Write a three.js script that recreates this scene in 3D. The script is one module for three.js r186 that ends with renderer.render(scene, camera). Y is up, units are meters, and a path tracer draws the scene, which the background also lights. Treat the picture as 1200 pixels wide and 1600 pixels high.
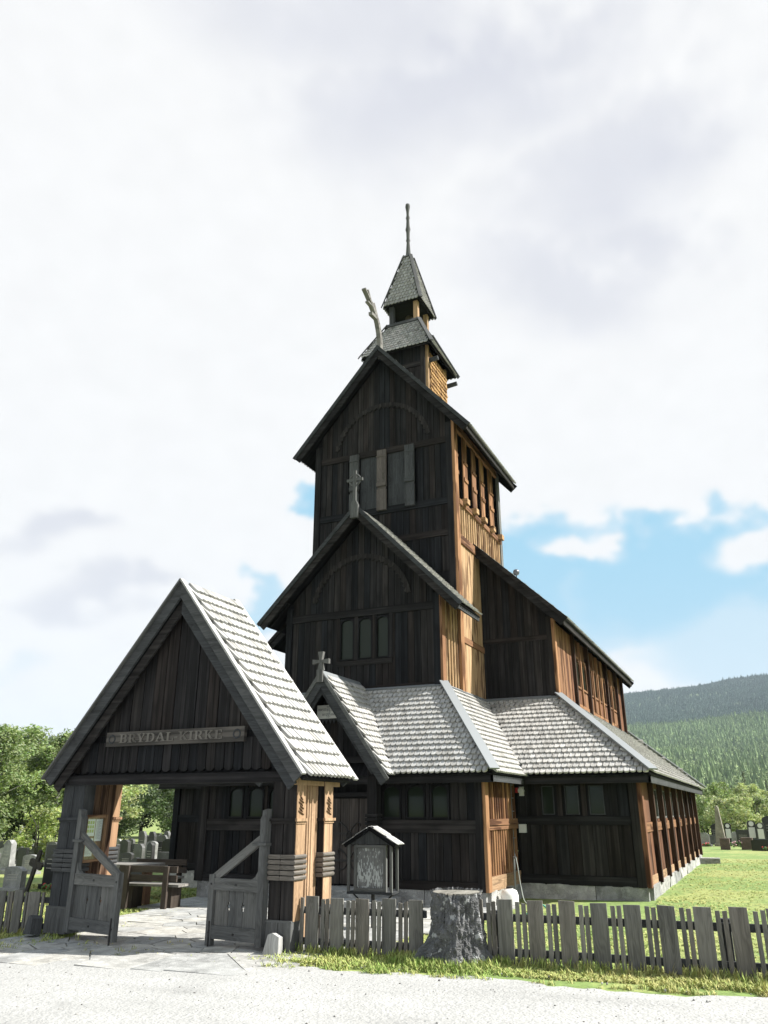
import * as THREE from 'three';
import { mergeGeometries } from 'three/addons/utils/BufferGeometryUtils.js';
import { FontLoader } from 'three/addons/loaders/FontLoader.js';
import { TextGeometry } from 'three/addons/geometries/TextGeometry.js';

// ---------------------------------------------------------------- camera, sky, sun, exposure
const scene = new THREE.Scene();
const camera = new THREE.PerspectiveCamera(66.73, 0.75, 0.1, 9000);
camera.position.set(0, 1.62, 0);
camera.rotation.order = 'YXZ';
camera.rotation.set(THREE.MathUtils.degToRad(21.0), THREE.MathUtils.degToRad(24.7), 0);
camera.updateMatrixWorld();

const renderer = new THREE.WebGLRenderer({ antialias: true });
renderer.toneMapping = THREE.LinearToneMapping;
renderer.toneMappingExposure = 2.2;
renderer.shadowMap.enabled = true;

const SUN_EL = THREE.MathUtils.degToRad(45), SUN_AZ = THREE.MathUtils.degToRad(20);
const sunDir = new THREE.Vector3(Math.cos(SUN_EL) * Math.cos(SUN_AZ), Math.sin(SUN_EL), -Math.cos(SUN_EL) * Math.sin(SUN_AZ));
const sun = new THREE.DirectionalLight(new THREE.Color(1, 0.965, 0.9), 5);
sun.position.copy(sunDir).multiplyScalar(80).add(new THREE.Vector3(-8, 0, -18));
sun.target.position.set(-8, 0, -18);
sun.castShadow = true;
Object.assign(sun.shadow.camera, { left: -45, right: 45, top: 45, bottom: -45, near: 1, far: 220 });
sun.shadow.mapSize.set(4096, 4096);
sun.shadow.radius = 1.6;
scene.add(sun, sun.target);

function rng(seed) { let a = seed >>> 0; return () => { a = (a + 0x6D2B79F5) | 0; let t = Math.imul(a ^ (a >>> 15), 1 | a); t = (t + Math.imul(t ^ (t >>> 7), 61 | t)) ^ t; return ((t ^ (t >>> 14)) >>> 0) / 4294967296; }; }
const R = rng(20240);
const rr = (a, b) => a + (b - a) * R();
function noise3(x, y, z, px = 0, py = 0) {
  const xi = Math.floor(x), yi = Math.floor(y), zi = Math.floor(z), fx = x - xi, fy = y - yi, fz = z - zi, u = fx * fx * (3 - 2 * fx), v = fy * fy * (3 - 2 * fy), w = fz * fz * (3 - 2 * fz);
  let x0 = xi, x1 = xi + 1, y0 = yi, y1 = yi + 1;
  if (px) { x0 = ((x0 % px) + px) % px; x1 = ((x1 % px) + px) % px; } if (py) { y0 = ((y0 % py) + py) % py; y1 = ((y1 % py) + py) % py; }
  x0 = Math.imul(x0, 374761393); x1 = Math.imul(x1, 374761393); y0 = Math.imul(y0, 668265263); y1 = Math.imul(y1, 668265263); const z0 = Math.imul(zi, 1274126177), z1 = Math.imul(zi + 1, 1274126177);
  const a = hsh(x0 ^ y0 ^ z0), b = hsh(x1 ^ y0 ^ z0), c = hsh(x0 ^ y1 ^ z0), d = hsh(x1 ^ y1 ^ z0), p = a + (b - a) * u, q = c + (d - c) * u, lo = p + (q - p) * v; if (w === 0) return lo;
  const e = hsh(x0 ^ y0 ^ z1), f = hsh(x1 ^ y0 ^ z1), g = hsh(x0 ^ y1 ^ z1), h = hsh(x1 ^ y1 ^ z1), r = e + (f - e) * u, t = g + (h - g) * u;
  return lo + (r + (t - r) * v - lo) * w;
}
const lerp = (a, b, t) => a + (b - a) * t;
function hsh(h) { h = Math.imul(h ^ (h >>> 15), 0x2c1b3c6d); h = Math.imul(h ^ (h >>> 12), 0x297a2d39); return ((h ^ (h >>> 15)) >>> 0) / 4294967296; }
function fbm(x, y, z, oct = 4, px = 0, py = 0) { let s = 0, a = 0.5, n = 0; for (let i = 0; i < oct; i++) { s += a * noise3(x, y, z + i * 17, px, py); n += a; a *= 0.5; x *= 2; y *= 2; px *= 2; py *= 2; } return s / n; }
const sstep = (a, b, x) => { const t = Math.min(1, Math.max(0, (x - a) / (b - a))); return t * t * (3 - 2 * t); };

// A bright, mostly clouded summer sky: white cloud deck, grey undersides, blue gaps.
{
  const W = 1536, H = 768, data = new Float32Array(W * H * 4), d2r = Math.PI / 180;
  // [azimuth from -z (right +), elevation, half width, half height, tilt, strength] of the blue gaps and grey cloud bellies
  const gaps = [[-3, 14.8, 13, 5.2, -2, 1], [-15, 15.6, 7, 4.2, 0, 0.9], [2, 10.5, 13, 4, 0, 0.5], [-31.6, 22.2, 1.9, 2.4, 30, 1], [-29.6, 20.6, 1.9, 2.0, 20, 1], [-33.8, 14.4, 5, 2.4, 0, 0.62], [-50, 8.5, 8, 3, 0, 0.34], [-36, 9, 5, 4, 0, 0.4]];
  const greys = [[-18, 49, 15, 5.5, 6, 1], [-28, 53, 14, 5, -6, 0.85], [-4, 43, 10, 6, 12, 0.95], [-8, 37, 10, 4, -12, 0.75], [-49, 18.6, 5, 1.5, 14, 0.9], [-45.5, 14, 4.5, 1.5, -4, 0.8]];
  const puffs = [[-10.2, 17.6, 3.4, 1.0, -8, 1], [-8.4, 17.9, 2, 0.9, 0, 1], [1.4, 16.4, 3.2, 1.5, 10, 1]];
  const VD = [-Math.sin(24.7 * d2r) * Math.cos(21 * d2r), Math.sin(21 * d2r), -Math.cos(24.7 * d2r) * Math.cos(21 * d2r)];
  const blob = (L, az, el, wob) => { let s = 0; for (const [a, e, w, h, t, k] of L) { let dx = (az - a) * Math.cos(el * d2r), dy = el - e; const c = Math.cos(t * d2r), n = Math.sin(t * d2r), qx = (dx * c + dy * n) / w, qy = (-dx * n + dy * c) / h; s = Math.max(s, k * (1 - sstep(0.25, 1.25, Math.hypot(qx, qy) + wob))); } return s; };
  for (let j = 0; j < H; j++) for (let i = 0; i < W; i++) {
    const th = ((i + 0.5) / W - 0.5) * 2 * Math.PI, el = ((j + 0.5) / H - 0.5) * 180, y = Math.sin(el * d2r), r = Math.cos(el * d2r), x = r * Math.cos(th), z = r * Math.sin(th);
    const o = (j * W + i) * 4; data[o + 3] = 1; if (el < -14) { data[o] = data[o + 1] = data[o + 2] = 0.2; continue; }
    const az = Math.atan2(x, -z) / d2r, k = 1 / (Math.max(y, 0) + 0.28), n1 = fbm(x * k * 1.6 + 9, z * k * 1.6, 3.1, 5), n2 = fbm(x * k * 3 + 3, z * k * 3 + 7, 9.4, 5), n3 = fbm(x * k * 7 + 5, z * k * 7, y * 5 + 1, 4);
    const inside = sstep(0.6, 0.72, x * VD[0] + y * VD[1] + z * VD[2]);           // the part of the sky the photograph records
    const n4 = fbm(x * 9 + 2, y * 14, z * 9, 5), n5 = fbm(x * 9 + 40, y * 14 + 3, z * 9, 5), n6 = fbm(x * 34, y * 48, z * 34 + 8, 4), wa = az + (n4 - 0.5) * 11 + (n6 - 0.5) * 3, we = el + (n5 - 0.5) * 6.5 + (n6 - 0.5) * 2.4, wob = (n2 - 0.5) * 0.9 + (n6 - 0.5) * 0.5;
    let blue = Math.max(blob(gaps, wa, we, wob) * (1 - 0.95 * blob(puffs, az + (n4 - 0.5) * 5, el + (n6 - 0.5) * 2.2, wob * 0.6)), (1 - inside) * 0.8 * sstep(0.58, 0.68, n1 + (n3 - 0.5) * 0.12));
    let grey = Math.max(blob(greys, wa, we, wob * 0.8), (1 - inside) * sstep(0.5, 0.66, fbm(x * k * 1.3, z * k * 1.3, 40, 4)));
    blue = sstep(0.22, 0.5, blue) * (0.55 + 0.45 * sstep(0.3, 0.9, blue)); grey *= 1 - blue;
    const low = Math.exp(-Math.max(el, 0) / 7);
    let c = [0.437 + 0.03 * (n6 - 0.5), 0.438 + 0.03 * (n6 - 0.5), 0.44 + 0.03 * (n6 - 0.5)];
    const g = [0.3, 0.308, 0.348]; c = c.map((v, q) => lerp(v, g[q], grey * (0.62 + 0.5 * (n3 - 0.3))));
    const b = [lerp(0.15, 0.36, low), lerp(0.3, 0.405, low), lerp(0.4, 0.42, low)]; c = c.map((v, q) => lerp(v, b[q], blue));
    if (el < 0) c = c.map((v) => v * lerp(1, 0.45, sstep(0, -12, el)));
    data[o] = c[0]; data[o + 1] = c[1]; data[o + 2] = c[2];
  }
  const t = new THREE.DataTexture(data, W, H, THREE.RGBAFormat, THREE.FloatType);
  t.mapping = THREE.EquirectangularReflectionMapping; t.magFilter = THREE.LinearFilter; t.minFilter = THREE.LinearFilter; t.needsUpdate = true;
  scene.background = t; scene.environment = t;
}

// ---------------------------------------------------------------- names, labels, helpers
const taken = new Map();
function numbered(name) { const n = taken.get(name) || 0; taken.set(name, n + 1); return n ? `${name}_${String(n).padStart(3, '0')}` : name; }
function info(o, label, category, group) { o.userData.label = label; o.userData.category = category; if (group) o.userData.group = group; return o; }
function thing(name, label, category, pos = [0, 0, 0], turn = 0, group) { const o = new THREE.Group(); o.name = numbered(name); o.position.set(...pos); o.rotation.y = turn; scene.add(o); return info(o, label, category, group); }
function mesh(name, geo, mat, parent, pos, ry = 0) { const m = new THREE.Mesh(geo, mat); m.name = parent === scene ? numbered(name) : name; m.castShadow = m.receiveShadow = true; if (pos) m.position.set(...pos); if (ry) m.rotation.y = ry; parent.add(m); return m; }
function structure(name, geo, mat) { const m = mesh(name, geo, mat, scene); m.userData.kind = 'structure'; return m; }
const gy = (x) => 0.014 * Math.max(-8, Math.min(8, x + 6));           // the churchyard rises a little to the right

function tex(w, h, f, srgb = true, rep) {
  const d = new Uint8Array(w * h * 4);
  for (let j = 0; j < h; j++) for (let i = 0; i < w; i++) { const c = f(i / w, j / h), o = (j * w + i) * 4; for (let q = 0; q < 3; q++) { let v = Math.min(1, Math.max(0, Array.isArray(c) ? c[q] : c)); if (srgb) v = v <= 0.0031308 ? v * 12.92 : 1.055 * Math.pow(v, 1 / 2.4) - 0.055; d[o + q] = Math.round(v * 255); } d[o + 3] = 255; }
  const t = new THREE.DataTexture(d, w, h); t.wrapS = t.wrapT = THREE.RepeatWrapping; t.magFilter = THREE.LinearFilter; t.minFilter = THREE.LinearMipmapLinearFilter; t.generateMipmaps = true; if (srgb) t.colorSpace = THREE.SRGBColorSpace; if (rep) t.repeat.set(...rep); t.needsUpdate = true; return t;
}
// wood grain, one metre across by two along; grey factors that a colour tints
const grain = (u, v, z) => { const a = fbm(u * 24, v * 3, z, 4, 24, 3), b = noise3(u * 120, v * 6, z + 5, 120, 6), k = fbm(u * 5, v * 5, z + 9, 3, 5, 5); return { a, b, k }; };
const woodMap = tex(512, 1024, (u, v) => { const { a, b, k } = grain(u, v, 2); const ring = 0.5 + 0.5 * Math.sin((u * 18 + k * 5 + a * 3) * 6.28); const c = 0.42 + 0.42 * a + 0.16 * (b - 0.5) + 0.14 * (ring - 0.5) + 0.3 * (k - 0.5); return [c * 1.02, c, c * 0.97]; }, true, [1, 0.5]);
const woodMap2 = tex(512, 1024, (u, v) => { const { a, b, k } = grain(u, v, 66); const ring = 0.5 + 0.5 * Math.sin((u * 14 + k * 7 + a * 3) * 6.28), st = sstep(0.6, 0.8, fbm(u * 20, v * 2, 15, 4, 20, 2) + (k - 0.5) * 0.4); const c = (0.5 + 0.4 * a + 0.16 * (b - 0.5) + 0.16 * (ring - 0.5) + 0.25 * (k - 0.5)) * (1 - 0.45 * st); return [c * 1.02, c, c * 0.97]; }, true, [1, 0.5]);
const tarMap = tex(512, 1024, (u, v) => { const { a, b, k } = grain(u, v, 31); const wear = sstep(0.55, 0.8, fbm(u * 34, v * 2, 77, 4, 34, 2) + (k - 0.5) * 0.6), run = sstep(0.6, 0.75, fbm(u * 14, v * 1, 140, 3, 14, 1)); const c = (0.3 + 0.34 * a + 0.16 * (b - 0.5) + 0.3 * (k - 0.5)) * (1 - 0.5 * run); return [c + wear * 0.3, c + wear * 0.29, c + wear * 0.275]; }, true, [1, 0.5]);
const sunMap = tex(512, 1024, (u, v) => { const { a, b, k } = grain(u, v, 53); const dark = sstep(0.5, 0.74, fbm(u * 26, v * 2, 91, 4, 26, 2) + (k - 0.5) * 0.8); const c = 0.5 + 0.4 * a + 0.14 * (b - 0.5) + 0.16 * (k - 0.5); return [c * (1 - 0.66 * dark), c * (1 - 0.7 * dark), c * (1 - 0.7 * dark)]; }, true, [1, 0.5]);
const woodBump = tex(512, 512, (u, v) => { const { a, b } = grain(u, v, 12); return 0.5 + 0.5 * (a - 0.5) + 0.35 * (b - 0.5); }, false, [1, 0.5]);
const stoneMap = tex(512, 512, (u, v) => { const a = fbm(u * 6, v * 6, 3, 5, 6, 6), b = noise3(u * 160, v * 160, 4, 160, 160), l = sstep(0.6, 0.7, fbm(u * 14, v * 14, 8, 4, 14, 14)); const c = 0.5 + 0.5 * (a - 0.5) + 0.22 * (b - 0.5) + 0.14 * l; return [c, c, c * 0.98]; });
const stoneBump = tex(512, 512, (u, v) => 0.6 * fbm(u * 10, v * 10, 6, 5, 10, 10) + 0.25 * noise3(u * 90, v * 90, 1, 90, 90), false);
const C = (r, g, b) => new THREE.Color().setRGB(r, g, b);
const M = (color, opt = {}) => new THREE.MeshStandardMaterial({ color, roughness: 0.85, ...opt });
const wood = (r, g, b, map = woodMap, opt = {}) => new THREE.MeshPhysicalMaterial({ color: C(r, g, b), map, bumpMap: woodBump, bumpScale: 0.004, roughness: 0.9, specularIntensity: 0.3, ...opt });

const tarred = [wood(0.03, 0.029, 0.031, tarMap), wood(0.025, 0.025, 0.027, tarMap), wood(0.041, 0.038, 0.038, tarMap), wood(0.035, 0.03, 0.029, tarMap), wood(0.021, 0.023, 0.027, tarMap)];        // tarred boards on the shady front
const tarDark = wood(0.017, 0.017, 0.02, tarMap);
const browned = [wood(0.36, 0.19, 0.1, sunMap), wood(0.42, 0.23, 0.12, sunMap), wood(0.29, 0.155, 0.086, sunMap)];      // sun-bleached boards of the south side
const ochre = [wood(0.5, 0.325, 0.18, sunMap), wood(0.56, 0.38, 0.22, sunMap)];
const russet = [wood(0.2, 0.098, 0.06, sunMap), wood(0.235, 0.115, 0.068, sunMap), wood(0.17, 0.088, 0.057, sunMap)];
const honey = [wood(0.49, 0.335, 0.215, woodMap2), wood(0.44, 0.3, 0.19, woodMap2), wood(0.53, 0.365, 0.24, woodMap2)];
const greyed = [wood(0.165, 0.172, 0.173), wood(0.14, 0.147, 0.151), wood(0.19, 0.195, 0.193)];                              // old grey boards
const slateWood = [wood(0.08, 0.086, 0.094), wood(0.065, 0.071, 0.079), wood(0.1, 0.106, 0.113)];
const shingleMats = [wood(0.56, 0.57, 0.575), wood(0.52, 0.53, 0.535), wood(0.61, 0.62, 0.625), wood(0.55, 0.55, 0.54), wood(0.47, 0.472, 0.465)];
const shingleStuff = wood(0.54, 0.548, 0.55, woodMap, { vertexColors: true });
const zinc = M(C(0.2, 0.215, 0.225), { metalness: 0.35, roughness: 0.55 });
const iron = M(C(0.035, 0.034, 0.034), { metalness: 0.6, roughness: 0.55 });
const rock = M(C(0.58, 0.585, 0.585), { map: stoneMap, bumpMap: stoneBump, bumpScale: 0.03, roughness: 0.95 });
const glass = new THREE.MeshPhysicalMaterial({ color: C(0.014, 0.02, 0.014), roughness: 0.06, specularIntensity: 0.4 });
const pick = (a) => a[Math.floor(R() * a.length)];

// a board cut from an outline (x, y), from z0 to z1; uv in metres, grain along y (or along x when flat)
function slab(pts, z0, z1, flat = false) {
  const off = [R() * 4, R() * 4], pos = [], uv = [], n = pts.length;
  const area = THREE.ShapeUtils.area(pts.map((p) => new THREE.Vector2(...p))); if (area < 0) pts = [...pts].reverse();
  const put = (x, y, z, a, b) => { pos.push(x, y, z); uv.push(...(flat ? [b + off[0], a + off[1]] : [a + off[0], b + off[1]])); };
  for (const t of THREE.ShapeUtils.triangulateShape(pts.map((p) => new THREE.Vector2(...p)), [])) {
    for (const k of t) put(pts[k][0], pts[k][1], z1, pts[k][0], pts[k][1]);
    for (const k of [t[0], t[2], t[1]]) put(pts[k][0], pts[k][1], z0, pts[k][0] + 0.37, pts[k][1]);
  }
  for (let i = 0; i < n; i++) {
    const a = pts[i], b = pts[(i + 1) % n], vert = Math.abs(b[1] - a[1]) >= Math.abs(b[0] - a[0]);
    const q = (p, z) => vert ? put(p[0], p[1], z, z + 0.71, p[1]) : put(p[0], p[1], z, p[0], z + 0.29);
    q(a, z1); q(a, z0); q(b, z0); q(a, z1); q(b, z0); q(b, z1);
  }
  const g = new THREE.BufferGeometry(); g.setAttribute('position', new THREE.Float32BufferAttribute(pos, 3)); g.setAttribute('uv', new THREE.Float32BufferAttribute(uv, 2)); g.computeVertexNormals(); return g;
}
const rect = (x0, x1, y0, y1) => [[x0, y0], [x1, y0], [x1, y1], [x0, y1]];
const boxAt = (x0, x1, y0, y1, z0, z1, flat = (x1 - x0) > (y1 - y0)) => slab(rect(x0, x1, y0, y1), z0, z1, flat);
// a bar from a to b: length along local x, width across, thickness along the normal
function bar(a, b, w, t, nrm) {
  a = new THREE.Vector3(...a); b = new THREE.Vector3(...b); const d = b.clone().sub(a), L = d.length(); d.normalize();
  const n = new THREE.Vector3(...nrm); n.addScaledVector(d, -n.dot(d)).normalize(); const s = n.clone().cross(d);
  const g = slab(rect(0, L, -w / 2, w / 2), -t / 2, t / 2, true); g.applyMatrix4(new THREE.Matrix4().makeBasis(d, s, n).setPosition(a)); return g;
}
function rod(a, b, r0, r1 = r0, seg = 8) {
  a = new THREE.Vector3(...a); b = new THREE.Vector3(...b); const d = b.clone().sub(a), L = d.length();
  const g = new THREE.CylinderGeometry(r1, r0, L, seg).toNonIndexed(); g.translate(0, L / 2, 0); g.applyQuaternion(new THREE.Quaternion().setFromUnitVectors(new THREE.Vector3(0, 1, 0), d.normalize())); g.translate(a.x, a.y, a.z); return g;
}
const tube = (pts, r, seg = 20, rad = 6) => new THREE.TubeGeometry(new THREE.CatmullRomCurve3(pts.map((p) => new THREE.Vector3(...p))), seg, r, rad).toNonIndexed();
const merged = (L) => mergeGeometries(L.map((g) => { const q = g.index ? g.toNonIndexed() : g; for (const k of Object.keys(q.attributes)) if (!['position', 'normal', 'uv'].includes(k)) q.deleteAttribute(k); return q; }));

// collects many small pieces into one geometry, with a tone per piece
class Batch {
  constructor() { this.p = []; this.n = []; this.u = []; this.c = []; }
  add(geo, mat4, tone = [1, 1, 1]) {
    const P = geo.attributes.position, N = geo.attributes.normal, U = geo.attributes.uv, v = new THREE.Vector3(), nm = new THREE.Matrix3().getNormalMatrix(mat4), ou = R() * 3, ov = R() * 3;
    for (let i = 0; i < P.count; i++) { v.fromBufferAttribute(P, i).applyMatrix4(mat4); this.p.push(v.x, v.y, v.z); v.fromBufferAttribute(N, i).applyMatrix3(nm).normalize(); this.n.push(v.x, v.y, v.z); this.u.push(U.getX(i) + ou, U.getY(i) + ov); this.c.push(...tone); }
  }
  get empty() { return !this.p.length; }
  geo() { const g = new THREE.BufferGeometry(); g.setAttribute('position', new THREE.Float32BufferAttribute(this.p, 3)); g.setAttribute('normal', new THREE.Float32BufferAttribute(this.n, 3)); g.setAttribute('uv', new THREE.Float32BufferAttribute(this.u, 2)); g.setAttribute('color', new THREE.Float32BufferAttribute(this.c, 3)); return g; }
}

// vertical boards over a wall's face (parent's z = 0), left out where holes are
function planks(parent, u0, u1, yb, top, { w = 0.17, mats = tarred, t = 0.025, holes = [], name = 'plank', round = false, gap = 0.012, apex = null } = {}) {
  const n = Math.max(1, Math.round((u1 - u0) / w)), s = (u1 - u0) / n, tf = typeof top === 'function' ? top : () => top, bf = typeof yb === 'function' ? yb : () => yb;
  for (let i = 0; i < n; i++) {
    const a = u0 + i * s + gap / 2, b = u0 + (i + 1) * s - gap / 2, m = (a + b) / 2, y0 = bf(m), spans = [];
    let lo = y0;
    for (const h of holes.filter((h) => m > h[0] && m < h[1]).sort((p, q) => p[2] - q[2])) { if (h[2] > lo + 0.03) spans.push([lo, h[2], false]); lo = h[3]; }
    spans.push([lo, null, true]);
    for (const [p, q, last] of spans) {
      const yt = last ? [tf(a), tf(b)] : [q, q]; if (Math.min(...yt) < p + 0.04) continue;
      const low = round && p === y0 ? [[a, p + 0.035], [lerp(a, b, 0.22), p + 0.006], [lerp(a, b, 0.5), p], [lerp(a, b, 0.78), p + 0.006], [b, p + 0.035]] : [[a, p], [b, p]];
      const outline = [...low, [b, yt[1]], ...(last && apex !== null && apex > a && apex < b ? [[apex, tf(apex)]] : []), [a, yt[0]]];
      mesh(name, slab(outline, 0, t + rr(-0.006, 0.008)), pick(mats), parent);
    }
  }
}
// half-round upright staves
function staves(parent, u0, u1, y0, y1, n, mats, r = 0.03, name = 'batten') { for (let i = 0; i < n; i++) { const u = u0 + (i + 0.5) * (u1 - u0) / n; const g = rod([u, y0, 0.012], [u, y1, 0.012], r, r, 8); const uv = g.attributes.uv, o = R() * 3; for (let k = 0; k < uv.count; k++) uv.setXY(k, uv.getX(k) * 0.2 + o, uv.getY(k) * (y1 - y0) + o); mesh(name, g, pick(mats), parent); } }

// one roof shingle with a rounded foot; origin at the foot, length up +y
function shingleGeo(w, L, t) { const p = [[w / 2, L], [-w / 2, L]]; for (let k = 0; k <= 5; k++) { const a = Math.PI + (k / 5) * Math.PI; p.push([Math.cos(a) * w / 2, w * 0.5 + Math.sin(a) * w * 0.5]); }
  return slab(p, 0, t); }
const shingleCache = new Map();
function shingleVariants(w, L, t) { const k = `${w}|${L}|${t}`; if (!shingleCache.has(k)) shingleCache.set(k, [0, 1, 2, 3].map((i) => shingleGeo(w * (0.82 + 0.035 * i), L, t))); return shingleCache.get(k); }
// roof face P0 P1 (eave, left to right seen from outside) P2 P3 (top): a deck with rows of shingles, some as single pieces, the rest joined
function roofFace(parent, name, P, { sw = 0.115, sl = 0.15, single = null, keep = null, mats = shingleMats, stuff = shingleStuff, deck = tarDark, t = 0.034, lift = 0.06 } = {}) {
  const [a, b, c, d] = P.map((p) => new THREE.Vector3(...p)), u = b.clone().sub(a).normalize(), n = u.clone().cross(d.clone().sub(a)).normalize(), v = n.clone().cross(u);
  const uv = [a, b, c, d].map((p) => { const q = p.clone().sub(a); return [q.dot(u), q.dot(v)]; });
  const base = slab(uv, -0.05, 0); base.applyMatrix4(new THREE.Matrix4().makeBasis(u, v, n).setPosition(a));
  const deckMesh = mesh(name, base, deck, parent), rest = new Batch(), H = Math.max(uv[2][1], uv[3][1]), geos = shingleVariants(sw, sl * 1.75, t), shorts = shingleVariants(sw, sl * 1.05, t);
  const tilt = Math.atan2(lift, sl * 1.75), vt = v.clone().multiplyScalar(Math.cos(tilt)).addScaledVector(n, -Math.sin(tilt)), nt = n.clone().multiplyScalar(Math.cos(tilt)).addScaledVector(v, Math.sin(tilt));
  const rows = Math.floor((H - sl * 0.75) / sl);
  for (let r = 0; r <= rows; r++) {
    const vv = r * sl - 0.03, f = Math.min(1, Math.max(0, (vv + sl * 0.6) / H)), ul = lerp(uv[0][0], uv[3][0], f), ur = lerp(uv[1][0], uv[2][0], f);
    for (let i = Math.floor(ul / sw) - 1; i < ur / sw + 1; i++) {
      const uc = (i + 0.5 + (r % 2 ? 0.5 : 0)) * sw; if (uc < ul + sw * 0.1 || uc > ur - sw * 0.1) continue;
      const p = a.clone().addScaledVector(u, uc + rr(-0.002, 0.002)).addScaledVector(v, vv + rr(-0.004, 0.004)).addScaledVector(n, lift + 0.004 + rr(0, 0.003));
      if (keep && !keep(p)) continue;
      const m4 = new THREE.Matrix4().makeBasis(u, vt, nt).multiply(new THREE.Matrix4().makeRotationZ(rr(-0.009, 0.009))).setPosition(p), g = pick(vv + sl * 1.75 > H + 0.01 ? shorts : geos);
      if (single && single(p)) { const m = mesh('shingle', g, pick(mats), deckMesh); m.applyMatrix4(m4); }
      else { const k = R() < 0.03 ? rr(0.6, 0.75) : rr(0.9, 1.12), w = rr(0.95, 1); rest.add(g, m4, [k, k * lerp(1, w, 0.5), k * w]); }
    }
  }
  if (!rest.empty) { const s = mesh('shingle_rows', rest.geo(), stuff, deckMesh); s.userData.kind = 'stuff'; }
  return deckMesh;
}
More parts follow.
